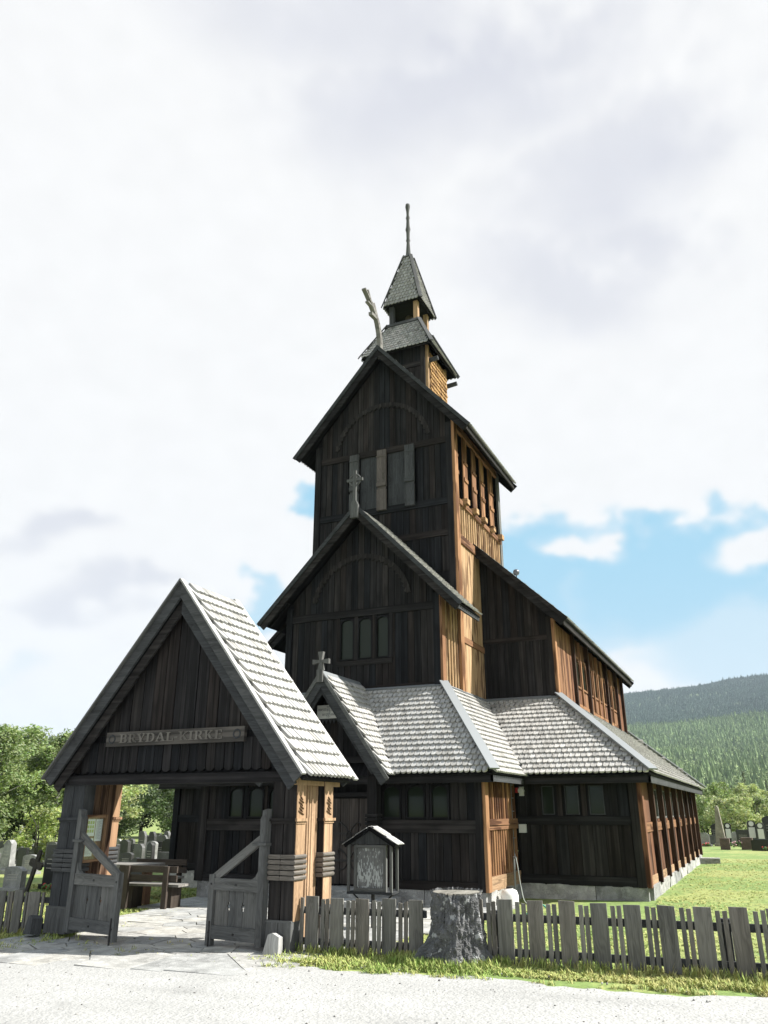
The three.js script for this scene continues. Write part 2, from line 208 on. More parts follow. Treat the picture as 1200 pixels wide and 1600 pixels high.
// ---------------------------------------------------------------- the stave church
const church = thing('stave_church', 'dark tarred wooden stave church with stepped gables and a spire', 'church', [-7.85, 0, -16.95]);
{
  const roughBlock = (w, h, d, seed) => { const g = new THREE.BoxGeometry(w, h, d, Math.max(2, Math.round(w / 0.12)), 4, 2); const p = g.attributes.position, v = new THREE.Vector3(); for (let i = 0; i < p.count; i++) { v.fromBufferAttribute(p, i); const k = fbm(v.x * 5 + seed, v.y * 5, v.z * 5 + seed, 3) - 0.5; p.setXYZ(i, v.x + k * 0.03, v.y + k * 0.03, v.z + (v.z > 0 ? k * 0.09 : 0)); } const uv = g.attributes.uv; for (let i = 0; i < uv.count; i++) uv.setXY(i, p.getX(i) * 1.1 + p.getZ(i) + seed, p.getY(i) * 1.1 + seed); g.computeVertexNormals(); return g; };
  const rocks = [rock, M(C(0.44, 0.445, 0.45), { map: stoneMap, bumpMap: stoneBump, bumpScale: 0.03, roughness: 0.95 }), M(C(0.62, 0.615, 0.6), { map: stoneMap, bumpMap: stoneBump, bumpScale: 0.03, roughness: 0.95 })];
  // foundation: a core and the granite blocks that face it
  const core = mesh('foundation', merged([boxAt(-3.05, 3.05, -0.15, 0.255, 0, 2.22), boxAt(-5.5, 5.5, -0.15, 0.255, -13, 0.12)]), rock, church);
  const course = (x0, z0, x1, z1, ry, hTop = 0.275) => { const L = Math.hypot(x1 - x0, z1 - z0); let s = 0; while (s < L - 0.05) { let w = rr(0.9, 1.9); if (L - s - w < 0.5) w = L - s; const m = (s + w / 2) / L; mesh('granite_block', roughBlock(w - 0.012, hTop + 0.15, 0.3, R() * 50), pick(rocks), core, [lerp(x0, x1, m), (hTop - 0.15) / 2, lerp(z0, z1, m)], ry); s += w; } };
  course(-3.13, 2.22, 3.13, 2.22, 0); course(3.04, 2.25, 3.04, 0.3, Math.PI / 2); course(3.2, 0.14, 5.62, 0.14, 0); course(-5.62, 0.14, -3.2, 0.14, 0); course(5.53, 0.1, 5.53, -13, Math.PI / 2); course(-3.04, 0.3, -3.04, 2.25, -Math.PI / 2);

  // a wall: a dark core board with its planks, posts and rails as its pieces
  const wall = (name, outline, pos, ry = 0, mat = tarDark, back = 0.12) => mesh(name, slab(outline, -back, 0), mat, church, pos, ry);
  const win = (pos, ry, u0, u1, y0, y1, { frame = tarDark, fw = 0.035, proud = 0.055, arch = true } = {}) => {
    const w = new THREE.Group(); w.name = 'window'; w.position.set(...pos); w.rotation.y = ry; church.add(w);
    const bars = [boxAt(u0, u0 + fw, y0, y1, 0, proud), boxAt(u1 - fw, u1, y0, y1, 0, proud), boxAt(u0 + fw, u1 - fw, y0, y0 + fw, 0, proud)];
    if (arch) { const cx = (u0 + u1) / 2, hw = (u1 - u0) / 2 - fw, pts = [[u1 - fw, y1 + 0.005], [u0 + fw, y1 + 0.005]]; for (let k = 0; k <= 8; k++) { const a = Math.PI - (k / 8) * Math.PI; pts.push([cx + Math.cos(a) * hw, y1 - hw * 0.62 - 0.02 + Math.sin(a) * hw * 0.6]); } bars.push(slab(pts, 0.001, proud - 0.004)); } else bars.push(boxAt(u0 + fw, u1 - fw, y1 - fw, y1, 0, proud));
    mesh('window_frame', merged(bars), frame, w); mesh('pane', boxAt(u0 + fw, u1 - fw, y0 + fw, y1, 0.002, 0.009), glass, w); return w;
  };
  const umber = wood(0.07, 0.042, 0.03, sunMap);
  const part = (p, name, g, m) => mesh(name, g, m, p);
  const rotR = Math.PI / 2;

  // --- low front ambulatory
  const nf = wall('ambulatory_wall', rect(-3.13, 3.13, 0.27, 2.3), [0, 0, 2.32]);
  const nfHoles = [[1.08, 2.5, 1.46, 2.08], [-2.5, -1.08, 1.46, 2.08]];
  for (const s of [-1, 1]) {
    const a = s > 0 ? [1.02, 2.99] : [-2.99, -1.02];
    planks(nf, a[0], a[1], 0.42, 1.225, { w: 0.16, round: false });
    planks(nf, a[0], a[1], 1.46, 2.28, { w: 0.16, holes: nfHoles });
    part(nf, 'rail', boxAt(a[0] - 0.02, a[1] + 0.005, 1.23, 1.455, 0, 0.06), tarred[2]);
    part(nf, 'sill', boxAt(a[0] - 0.02, a[1] + 0.005, 0.265, 0.415, 0, 0.07), pick(tarred));
    part(nf, 'corner_post', boxAt(s * 3.065 - 0.072, s * 3.065 + 0.072, 0.262, 2.3, 0, 0.085), pick(tarred));
    for (const [u0, u1] of [[1.1, 1.5], [1.6, 2.0], [2.1, 2.48]]) win([0, 0, 2.32], 0, s > 0 ? u0 : -u1, s > 0 ? u1 : -u0, 1.47, 2.07);
    for (const m of [1.55, 2.05]) part(nf, 'mullion', boxAt(s * m - 0.035, s * m + 0.035, 1.46, 2.1, 0, 0.05), pick(tarred));
  }
  // entrance door with iron bands
  const door = mesh('door', boxAt(-0.84, 0.84, 0.3, 1.86, 0, 0.02), tarDark, church, [0, 0, 2.32]);
  planks(door, -0.8, 0.8, 0.31, 1.84, { w: 0.2, t: 0.045, mats: [wood(0.1, 0.088, 0.082, tarMap), wood(0.085, 0.078, 0.075, tarMap)] });
  for (const s of [-1, 1]) for (const y of [0.72, 1.2]) { part(door, 'iron_strap', merged([boxAt(s > 0 ? 0.04 : -0.78, s > 0 ? 0.78 : -0.04, y - 0.018, y + 0.018, 0.05, 0.062), tube([[s * 0.4, y, 0.06], [s * 0.3, y + 0.14, 0.06], [s * 0.18, y + 0.2, 0.06], [s * 0.16, y + 0.12, 0.06]], 0.012), tube([[s * 0.4, y, 0.06], [s * 0.52, y + 0.16, 0.06], [s * 0.62, y + 0.2, 0.06], [s * 0.64, y + 0.13, 0.06]], 0.012), tube([[s * 0.4, y, 0.06], [s * 0.5, y - 0.14, 0.06], [s * 0.62, y - 0.17, 0.06]], 0.012), tube([[s * 0.4, y, 0.06], [s * 0.3, y - 0.14, 0.06], [s * 0.2, y - 0.16, 0.06]], 0.012)]), iron); }
  part(door, 'ring_handle', (() => { const g = new THREE.TorusGeometry(0.055, 0.011, 6, 16).toNonIndexed(); g.translate(0.4, 1.17, 0.075); return g; })(), iron);
  part(door, 'lintel', boxAt(-0.98, 0.98, 1.865, 1.95, 0, 0.1), tarred[0]);
  // right side of the ambulatory, bleached by the sun
  const sideWall = (x, sgn) => {
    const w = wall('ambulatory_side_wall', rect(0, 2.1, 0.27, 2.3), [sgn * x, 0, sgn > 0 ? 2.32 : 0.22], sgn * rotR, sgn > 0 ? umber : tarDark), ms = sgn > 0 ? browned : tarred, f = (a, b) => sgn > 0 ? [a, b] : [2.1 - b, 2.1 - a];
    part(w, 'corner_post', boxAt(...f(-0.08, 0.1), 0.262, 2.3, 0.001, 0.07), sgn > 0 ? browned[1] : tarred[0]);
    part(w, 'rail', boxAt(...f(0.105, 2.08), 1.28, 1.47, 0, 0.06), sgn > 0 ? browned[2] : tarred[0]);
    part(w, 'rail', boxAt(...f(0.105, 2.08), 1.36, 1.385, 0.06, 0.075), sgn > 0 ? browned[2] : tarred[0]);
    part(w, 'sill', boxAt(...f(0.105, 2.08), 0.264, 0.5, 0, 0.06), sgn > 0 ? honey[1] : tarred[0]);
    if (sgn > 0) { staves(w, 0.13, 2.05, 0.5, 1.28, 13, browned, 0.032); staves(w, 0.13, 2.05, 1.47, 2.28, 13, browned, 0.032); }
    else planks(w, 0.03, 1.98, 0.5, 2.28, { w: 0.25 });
  };
  sideWall(3.13, 1); sideWall(3.13, -1);

  // --- aisle: front walls left and right of the ambulatory
  for (const s of [-1, 1]) {
    const a = s > 0 ? [3.15, 5.6] : [-5.6, -3.15], w = wall('aisle_front_wall', rect(a[0], a[1], 0.27, 2.32), [0, 0, 0.22]), F = (p, q) => s > 0 ? [p, q] : [-q, -p];
    const hs = [[3.71, 3.96], [4.18, 4.46], [4.66, 4.96]];
    planks(w, ...F(3.2, 5.42), 0.44, 1.35, { w: s > 0 ? 0.24 : 0.4, gap: 0.008 });
    planks(w, ...F(3.2, 5.42), 1.52, 2.3, { w: s > 0 ? 0.2 : 0.4, holes: s > 0 ? [[3.6, 5.05, 1.52, 2.1]] : [] });
    part(w, 'rail', boxAt(...F(3.18, 5.43), 1.355, 1.515, 0, 0.055), pick(tarred)); part(w, 'sill', boxAt(...F(3.18, 5.43), 0.265, 0.435, 0, 0.06), pick(tarred));
    part(w, 'corner_post', boxAt(...F(5.44, 5.6), 0.262, 2.32, 0, 0.075), pick(tarred));
    if (s > 0) for (const [p, q] of hs) win([0, 0, 0.22], 0, p, q, 1.54, 2.09, { frame: slateWood[1], fw: 0.02, proud: 0.04, arch: false });
    if (s > 0) for (const m of [3.64, 4.07, 4.56, 5.02]) part(w, 'mullion', boxAt(m - 0.05, m + 0.05, 1.52, 2.14, 0, 0.03), pick(tarred));
  }
  // long right side of the aisle: posts, panels, rails, a window in every bay
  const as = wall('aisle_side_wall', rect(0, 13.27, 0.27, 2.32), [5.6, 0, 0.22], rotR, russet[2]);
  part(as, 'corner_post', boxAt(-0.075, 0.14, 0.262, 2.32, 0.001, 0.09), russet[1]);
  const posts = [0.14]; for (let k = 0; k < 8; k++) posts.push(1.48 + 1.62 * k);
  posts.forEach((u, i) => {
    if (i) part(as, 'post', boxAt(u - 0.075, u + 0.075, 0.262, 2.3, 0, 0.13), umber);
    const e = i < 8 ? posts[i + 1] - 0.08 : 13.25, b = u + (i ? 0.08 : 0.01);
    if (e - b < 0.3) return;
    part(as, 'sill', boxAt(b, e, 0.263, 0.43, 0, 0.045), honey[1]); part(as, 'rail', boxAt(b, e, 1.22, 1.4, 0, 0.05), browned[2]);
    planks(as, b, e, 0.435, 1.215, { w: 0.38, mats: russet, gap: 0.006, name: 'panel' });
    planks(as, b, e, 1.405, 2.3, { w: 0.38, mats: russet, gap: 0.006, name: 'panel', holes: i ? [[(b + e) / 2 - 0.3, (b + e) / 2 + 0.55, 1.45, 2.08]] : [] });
    if (i) { const m = (b + e) / 2 + 0.15; win([5.6, 0, 0.22], rotR, m - 0.38, m + 0.38, 1.46, 2.07, { frame: greyed[2], fw: 0.035, proud: 0.035, arch: false }); }
  });
  wall('aisle_side_wall', rect(0, 13.27, 0.27, 2.32), [-5.6, 0, -13.05], -rotR);
  wall('aisle_back_wall', rect(-5.6, 5.6, 0.27, 2.32), [0, 0, -13.05], Math.PI);

  // --- nave
  const gable = (hw, y0, yr, s) => [[-hw, y0], [hw, y0], [hw, yr - s * hw], [0, yr], [-hw, yr - s * hw]];
  const nvF = wall('nave_front_wall', gable(3.75, 3.9, 9.7, 0.96), [0, 0, -1.75]);
  for (const s of [-1, 1]) { const F = (p, q) => s > 0 ? [p, q] : [-q, -p]; planks(nvF, ...F(2.0, 3.62), 4.05, 5.5, { w: s > 0 ? 0.18 : 0.4 }); planks(nvF, ...F(2.0, 3.62), 5.62, (x) => 9.66 - 0.96 * Math.abs(x), { w: s > 0 ? 0.18 : 0.4 }); part(nvF, 'rail', boxAt(...F(2.0, 3.62), 5.5, 5.62, 0, 0.045), pick(tarred)); part(nvF, 'corner_post', boxAt(...F(3.625, 3.75), 3.95, 6.05, 0, 0.07), pick(tarred)); }
  const nvS = wall('nave_side_wall', rect(0, 10.25, 3.95, 6.0), [3.75, 0, -1.75], rotR, russet[2]);
  part(nvS, 'corner_post', boxAt(-0.07, 0.12, 3.95, 6.0, 0.001, 0.07), browned[1]);
  for (const u of [2.05, 3.95, 7.0, 8.9, 10.18]) part(nvS, 'post', boxAt(u - 0.07, u + 0.07, 3.95, 6.0, 0, 0.11), umber);
  planks(nvS, 0.13, 1.97, 4.0, 5.95, { w: 0.26, name: 'panel', mats: [browned[2], russet[1], russet[0]] }); planks(nvS, 8.98, 10.1, 4.0, 5.95, { w: 0.28, mats: [russet[1], browned[2]], name: 'panel' });
  for (const [p, q, n] of [[2.13, 3.87, 2], [4.03, 6.92, 4], [7.08, 8.82, 2]]) {
    part(nvS, 'rail', boxAt(p, q, 4.0, 4.25, 0, 0.035), pick(browned));
    for (let k = 0; k < n; k++) { const a = lerp(p, q, k / n), b = lerp(p, q, (k + 1) / n); planks(nvS, a + 0.02, b - 0.02, 4.26, 4.62, { w: 0.36, mats: [russet[1], russet[0], browned[2]], name: 'panel' }); win([3.75, 0, -1.75], rotR, a + 0.12, b - 0.12, 4.66, 5.5, { frame: browned[2], fw: 0.05, proud: 0.05 }); if (k) part(nvS, 'mullion', boxAt(a - 0.05, a + 0.05, 4.25, 5.95, 0, 0.07), pick(browned)); }
  }
  wall('nave_side_wall', rect(0, 10.25, 3.95, 6.0), [-3.75, 0, -12], -rotR); wall('nave_back_wall', gable(3.75, 3.9, 9.7, 0.96), [0, 0, -12], Math.PI);

  // --- tower
  const tg = (x) => 13.36 - 1.155 * Math.abs(x);
  const tf = wall('tower_front_wall', gable(1.97, 4, 13.36, 1.155), [0, 0, 0]);
  for (const s of [-1, 1]) part(tf, 'corner_post', boxAt(s * 1.89 - 0.085, s * 1.89 + 0.085, 4.1, 10.95, 0, 0.075), pick(tarred));
  for (const [y, h] of [[7.9, 0.16], [8.72, 0.18], [10.4, 0.17]]) part(tf, 'rail', boxAt(-1.8, 1.8, y, y + h, 0, 0.06), pick(tarred));
  planks(tf, -1.8, 1.8, 7.0, 7.895, { w: 0.19 }); planks(tf, -1.8, 1.8, 8.065, 8.715, { w: 0.17 });
  planks(tf, -1.8, -0.98, 8.905, 10.395, { w: 0.17 }); planks(tf, 1.02, 1.8, 8.905, 10.395, { w: 0.17 });
  planks(tf, -1.8, 1.8, 10.575, (x) => tg(x) - 0.03, { w: 0.16, apex: 0 });
  for (const [a, b] of [[-0.62, -0.13], [0.18, 0.67]]) part(tf, 'sound_shutter', boxAt(a, b, 8.9, 10.4, 0, 0.012), slateWood[1]);
  for (const u of [-0.77, 0.03, 0.82]) part(tf, 'pilaster', merged([boxAt(u - 0.13, u + 0.13, 8.8, 9.38, 0.06, 0.13), boxAt(u - 0.115, u + 0.115, 9.38, 9.46, 0.06, 0.1), boxAt(u - 0.13, u + 0.13, 9.46, 9.56, 0.06, 0.15), boxAt(u - 0.13, u + 0.13, 9.56, 10.5, 0.06, 0.125), boxAt(u - 0.14, u + 0.14, 10.3, 10.34, 0.125, 0.14)]), [slateWood[2], wood(0.15, 0.135, 0.13), slateWood[0]][Math.round((u + 0.8) / 0.8)]);
  const arch = (p, cx, cy, r, n, z) => { const L = []; for (let k = 0; k < n; k++) { const a = Math.PI * (0.06 + 0.88 * (k + 0.5) / n), da = Math.PI * 0.44 / n, q = (t, rad) => [cx - Math.cos(t) * rad, cy + Math.sin(t) * rad]; L.push(slab([q(a - da, r + 0.1), q(a - da, r), q(a, r - 0.06), q(a + da, r), q(a + da, r + 0.1)], z, z + 0.03)); } part(p, 'carved_arch', merged(L), tarred[2]); };
  arch(tf, 0, 10.5, 1.32, 26, 0.033);
  // tower, right side: boards below, staves, sound openings between stout posts
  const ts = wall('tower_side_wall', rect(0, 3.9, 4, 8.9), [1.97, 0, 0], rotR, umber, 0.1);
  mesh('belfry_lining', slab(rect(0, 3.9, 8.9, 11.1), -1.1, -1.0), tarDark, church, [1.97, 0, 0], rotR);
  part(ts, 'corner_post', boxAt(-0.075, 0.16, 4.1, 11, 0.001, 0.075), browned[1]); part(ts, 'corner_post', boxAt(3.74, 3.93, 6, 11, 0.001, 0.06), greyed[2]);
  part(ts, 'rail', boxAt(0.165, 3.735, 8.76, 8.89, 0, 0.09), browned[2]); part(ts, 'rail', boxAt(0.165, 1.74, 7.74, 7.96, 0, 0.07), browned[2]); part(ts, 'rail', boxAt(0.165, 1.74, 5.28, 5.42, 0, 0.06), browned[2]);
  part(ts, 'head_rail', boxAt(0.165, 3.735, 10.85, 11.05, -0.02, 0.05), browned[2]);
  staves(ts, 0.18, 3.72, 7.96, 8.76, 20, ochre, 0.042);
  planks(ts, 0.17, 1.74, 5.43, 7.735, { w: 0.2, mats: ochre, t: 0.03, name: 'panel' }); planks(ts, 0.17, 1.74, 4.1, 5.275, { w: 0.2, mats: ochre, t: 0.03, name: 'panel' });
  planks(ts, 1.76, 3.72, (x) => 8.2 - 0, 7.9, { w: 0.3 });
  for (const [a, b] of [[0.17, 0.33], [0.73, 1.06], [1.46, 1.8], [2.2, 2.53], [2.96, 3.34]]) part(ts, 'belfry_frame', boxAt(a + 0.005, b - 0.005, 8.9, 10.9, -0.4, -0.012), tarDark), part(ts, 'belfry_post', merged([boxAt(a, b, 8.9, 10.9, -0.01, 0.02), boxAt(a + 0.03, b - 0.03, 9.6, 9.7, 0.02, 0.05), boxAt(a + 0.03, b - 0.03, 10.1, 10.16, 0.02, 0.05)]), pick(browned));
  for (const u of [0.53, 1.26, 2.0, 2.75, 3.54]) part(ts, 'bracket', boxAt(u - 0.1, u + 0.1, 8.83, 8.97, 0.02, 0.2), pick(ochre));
  const tsl = wall('tower_side_wall', rect(0, 3.9, 4, 11.1), [-1.97, 0, -3.9], -rotR); wall('tower_back_wall', gable(1.97, 4, 13.36, 1.155), [0, 0, -3.9], Math.PI);

  // --- upper front gable
  const uf = wall('gable_front_wall', gable(1.95, 4, 8.22, 1.03), [0, 0, 1.15]);
  for (const s of [-1, 1]) part(uf, 'corner_post', boxAt(s * 1.88 - 0.075, s * 1.88 + 0.075, 4.05, 6.15, 0, 0.075), pick(tarred));
  part(uf, 'rail', boxAt(-1.8, 1.8, 5.8, 5.97, 0, 0.06), tarred[0]); part(uf, 'rail', boxAt(-0.6, 0.8, 4.68, 4.79, 0, 0.05), tarred[2]); part(uf, 'sill', boxAt(-1.8, 1.8, 4.02, 4.2, 0, 0.05), pick(tarred));
  planks(uf, -1.8, 1.8, 4.205, 5.795, { w: 0.155, holes: [[-0.56, 0.76, 4.68, 5.8]] }); planks(uf, -1.8, 1.8, 5.975, (x) => 8.17 - 1.03 * Math.abs(x), { w: 0.155, apex: 0 });
  for (const [a, b] of [[-0.52, -0.14], [-0.06, 0.32], [0.4, 0.74]]) win([0, 0, 1.15], 0, a, b, 4.8, 5.76);
  for (const u of [-0.56, -0.1, 0.36, 0.78]) part(uf, 'mullion', boxAt(u - 0.04, u + 0.04, 4.795, 5.8, 0, 0.055), pick(tarred));
  arch(uf, 0, 6.0, 1.2, 26, 0.033);
  const us = wall('gable_side_wall', rect(0, 1.15, 4, 6.2), [1.95, 0, 1.15], rotR, umber);
  part(us, 'corner_post', boxAt(-0.07, 0.13, 4.02, 6.15, 0.001, 0.06), browned[2]); staves(us, 0.15, 1.05, 4.1, 6.1, 5, ochre, 0.04);
  wall('gable_side_wall', rect(0, 1.15, 4, 6.2), [-1.95, 0, 0], -rotR);

  // --- roofs
  const face = (n, P, o) => roofFace(church, n, P, o);
  const inPorch = (p) => p.y < 4.22 - 1.4 * Math.abs(p.x) && p.z < 2.85;
  face('skirt_roof', [[-3.43, 2.25, 2.63], [3.43, 2.25, 2.63], [1.97, 4.08, 1.15], [-1.97, 4.08, 1.15]], { sl: 0.138, keep: (p) => !inPorch(p), single: (p) => p.x > 0.35 });
  face('skirt_roof', [[3.43, 2.25, 2.63], [3.43, 2.25, 0.57], [1.97, 4.08, -1.75], [1.97, 4.08, 1.15]], { sl: 0.138, sw: 0.125 });
  face('skirt_roof', [[-3.43, 2.25, 0.57], [-3.43, 2.25, 2.63], [-1.97, 4.08, 1.15], [-1.97, 4.08, -1.75]], { sl: 0.2, sw: 0.2 });
  face('aisle_roof', [[3.43, 2.27, 0.55], [5.93, 2.27, 0.55], [3.75, 4.08, -1.75], [1.98, 4.08, -1.75]], { sl: 0.172, sw: 0.118 });
  face('aisle_roof', [[-5.93, 2.27, 0.55], [-3.43, 2.27, 0.55], [-1.98, 4.08, -1.75], [-3.75, 4.08, -1.75]], { sl: 0.172, sw: 0.15 });
  face('aisle_roof', [[5.93, 2.27, 0.55], [5.93, 2.27, -13.6], [3.75, 4.08, -12], [3.75, 4.08, -1.75]], { sl: 0.172, sw: 0.125 });
  face('aisle_roof', [[-5.93, 2.27, -13.6], [-5.93, 2.27, 0.55], [-3.75, 4.08, -1.75], [-3.75, 4.08, -12]], { sl: 0.25, sw: 0.25 });
  face('aisle_roof', [[5.93, 2.27, -13.6], [-5.93, 2.27, -13.6], [-3.75, 4.08, -12], [3.75, 4.08, -12]], { sl: 0.25, sw: 0.25 });
  const saddle = (n, yr, s, xe, z0, z1, o = {}) => { const ye = yr - s * xe; face(n, [[xe, ye, z0], [xe, ye, z1], [0, yr, z1], [0, yr, z0]], o); face(n, [[-xe, ye, z1], [-xe, ye, z0], [0, yr, z0], [0, yr, z1]], o); };
  saddle('nave_roof', 9.86, 0.96, 4.14, -1.38, -12.4, { sl: 0.22, sw: 0.2 });
  saddle('tower_roof', 13.5, 1.155, 2.45, 0.26, -4.1, { sl: 0.17, sw: 0.14, keep: (p) => !(Math.abs(p.x) < 0.8 && p.z < -1.2 && p.z > -2.8) });
  saddle('gable_roof', 8.36, 1.03, 2.5, 1.47, 0.0, { sl: 0.16, sw: 0.13 });
  saddle('porch_roof', 4.22, 1.4, 1.42, 2.92, 1.15, { sl: 0.15, sw: 0.115, keep: (p) => p.y > 2.27 + (2.63 - p.z) * 1.236 - 0.05 });
  // barge boards, square-cut at their feet
  const barge = (T, s, xe, w, z0, z1, mat, name = 'barge_board') => { const th = Math.atan(s), ex = -Math.sin(th) * w, ey = -Math.cos(th) * w, p = [[0, T], [xe, T - s * xe], [xe + ex, T - s * xe + ey], [0, T - w / Math.cos(th)]]; for (const k of [1, -1]) mesh(name, (() => { const g = slab(p.map(([x, y]) => [x, y]), z0, z1, true); if (k < 0) { g.scale(-1, 1, 1); const P = g.attributes.position.array, N = g.attributes.normal.array, U = g.attributes.uv.array; for (let i = 0; i < P.length; i += 9) for (let q = 0; q < 3; q++) { [P[i + 3 + q], P[i + 6 + q]] = [P[i + 6 + q], P[i + 3 + q]]; [N[i + 3 + q], N[i + 6 + q]] = [N[i + 6 + q], N[i + 3 + q]]; } for (let i = 0; i < U.length; i += 6) for (let q = 0; q < 2; q++) [U[i + 2 + q], U[i + 4 + q]] = [U[i + 4 + q], U[i + 2 + q]]; g.computeVertexNormals(); } return g; })(), mat, church); };
  barge(9.92, 0.96, 4.2, 0.21, -1.37, -1.33, tarred[0]); barge(9.97, 0.96, 4.24, 0.09, -1.33, -1.29, tarred[2]);
  barge(13.56, 1.155, 2.52, 0.21, 0.265, 0.305, tarred[0]); barge(13.62, 1.155, 2.56, 0.09, 0.306, 0.345, slateWood[1]);
  barge(8.41, 1.03, 2.56, 0.19, 1.475, 1.515, tarred[2]); barge(8.47, 1.03, 2.6, 0.09, 1.516, 1.55, slateWood[1]);
  barge(4.27, 1.4, 1.5, 0.19, 2.925, 2.96, slateWood[0]); barge(4.31, 1.4, 1.52, 0.07, 2.96, 2.985, greyed[0]); barge(4.0, 1.4, 1.2, 0.1, 2.86, 2.9, slateWood[1]);
  barge(9.92, 0.96, 4.2, 0.26, -12.46, -12.42, tarDark); barge(13.56, 1.155, 2.52, 0.26, -4.15, -4.105, tarDark);
  // hips, ridges, valleys and flashings
  const strip = (n, a, b, w, t, nr, m) => mesh(n, bar(a, b, w, t, nr), m, church);
  strip('hip_board', [3.49, 2.33, 2.68], [2.0, 4.2, 1.19], 0.2, 0.03, [0.8, 1, 0.8], zinc); strip('hip_board', [-3.49, 2.33, 2.68], [-2.0, 4.2, 1.19], 0.2, 0.03, [-0.8, 1, 0.8], zinc);
  strip('hip_board', [6.0, 2.36, 0.62], [3.79, 4.21, -1.71], 0.2, 0.03, [0.8, 1, 0.8], zinc); strip('hip_board', [-6.0, 2.36, 0.62], [-3.79, 4.21, -1.71], 0.2, 0.03, [-0.8, 1, 0.8], zinc);
  for (const k of [-1, 1]) strip('hip_board', [k * 6.0, 2.36, -13.67], [k * 3.79, 4.21, -12.04], 0.2, 0.03, [k * 0.8, 1, -0.8], zinc);
  strip('valley_gutter', [3.47, 2.29, 0.6], [2.0, 4.12, -1.72], 0.26, 0.012, [0.65, 0.75, 0.5], zinc); strip('valley_gutter', [-3.47, 2.29, 0.6], [-2.0, 4.12, -1.72], 0.26, 0.012, [-0.65, 0.75, 0.5], zinc);
  for (const s of [-1, 1]) strip('valley_gutter', [s * 1.45, 2.27, 2.68], [s * 0.06, 4.18, 1.17], 0.17, 0.012, [s * 0.6, 0.75, 0.6], zinc);
  strip('flashing', [-1.97, 4.11, 1.2], [1.99, 4.11, 1.2], 0.09, 0.06, [0, 1, 0.7], zinc); strip('flashing', [2.0, 4.11, -1.68], [3.79, 4.11, -1.68], 0.09, 0.06, [0, 1, 0.7], zinc); strip('flashing', [3.8, 4.11, -1.7], [3.8, 4.11, -12], 0.09, 0.06, [0.7, 1, 0], zinc); strip('flashing', [2.02, 4.11, 1.18], [2.02, 4.11, -1.75], 0.09, 0.06, [0.7, 1, 0], zinc);
  strip('ridge_board', [0.06, 4.21, 2.95], [0.06, 4.21, 1.2], 0.2, 0.025, [1, 0.75, 0], zinc); strip('ridge_board', [-0.06, 4.21, 2.95], [-0.06, 4.21, 1.2], 0.2, 0.025, [-1, 0.75, 0], zinc);
  for (const s of [-1, 1]) { strip('ridge_board', [s * 0.06, 9.88, -1.36], [s * 0.06, 9.88, -12.4], 0.2, 0.03, [s, 1, 0], slateWood[0]); strip('ridge_board', [s * 0.06, 13.5, 0.3], [s * 0.06, 13.5, -4.1], 0.2, 0.03, [s, 1, 0], slateWood[0]); strip('ridge_board', [s * 0.06, 8.36, 1.5], [s * 0.06, 8.36, 0.1], 0.2, 0.03, [s, 1, 0], slateWood[0]); }
  // eave boards under the lower roofs
  strip('eave_board', [-3.42, 2.16, 2.58], [3.42, 2.16, 2.58], 0.12, 0.04, [0, 0, 1], tarred[0]); strip('eave_board', [3.4, 2.17, 2.6], [3.4, 2.17, 0.5], 0.11, 0.04, [1, 0, 0], slateWood[0]);
  strip('eave_board', [3.46, 2.18, 0.5], [5.92, 2.18, 0.5], 0.12, 0.04, [0, 0, 1], tarred[0]); strip('eave_board', [5.89, 2.18, 0.52], [5.89, 2.18, -13.6], 0.12, 0.04, [1, 0, 0], slateWood[0]); strip('eave_board', [-5.92, 2.18, 0.5], [-3.46, 2.18, 0.5], 0.12, 0.04, [0, 0, 1], tarred[0]);
  strip('eave_board', [4.1, 5.82, -1.4], [4.1, 5.82, -12.4], 0.12, 0.04, [1, 0, 0], tarred[2]); strip('eave_board', [2.42, 10.62, 0.25], [2.42, 10.62, -4.1], 0.13, 0.04, [1, 0, 0], tarred[2]); strip('eave_board', [2.46, 5.75, 1.46], [2.46, 5.75, 0.02], 0.13, 0.04, [1, 0, 0], slateWood[1]);
  // soffit rafters at the upper front gable
  for (const s of [-1, 1]) for (const z of [1.25, 0.75, 0.25]) strip('rafter', [s * 1.9, 6.28, z], [s * 2.42, 5.75, z], 0.09, 0.09, [0, 0, 1], tarred[1]);

  // --- porch: posts, tie, gable boarding
  for (const s of [-1, 1]) part(church, 'porch_post', merged([boxAt(s * 1.0 - 0.1, s * 1.0 + 0.1, 0.3, 2.5, 2.42, 2.62), ...[0, 1, 2, 3].map((k) => boxAt(s * 1.0 - 0.125, s * 1.0 + 0.125, 1.28 + k * 0.075, 1.335 + k * 0.075, 2.4, 2.65)), boxAt(s * 1.0 - 0.13, s * 1.0 + 0.13, 0.3, 0.42, 2.39, 2.66)]), tarred[0]);
  const pg = wall('porch_gable', [[-1.05, 2.55], [1.05, 2.55], [0, 4.02]], [0, 0, 2.46], 0, tarDark, 0.05);
  planks(pg, -0.9, 0.9, 2.6, (x) => 3.96 - 1.4 * Math.abs(x), { w: 0.15, apex: 0 });
  part(pg, 'zigzag_fringe', merged([...Array(11)].map((_, k) => slab([[-0.49 + k * 0.09, 3.37], [-0.445 + k * 0.09, 3.28], [-0.4 + k * 0.09, 3.37]], 0.04, 0.07))), slateWood[1]); part(pg, 'tie_beam', boxAt(-1.0, 1.0, 2.5, 2.62, 0.04, 0.12), tarred[0]);
  mesh('entrance_step', merged([boxAt(-1.5, 1.5, 0, 0.14, 2.4, 3.6), boxAt(-1.2, 1.2, 0.14, 0.27, 2.4, 3.05)]), rock, church);

  // --- bell turret and spire
  const spireStuff = wood(0.43, 0.44, 0.45, woodMap, { vertexColors: true });
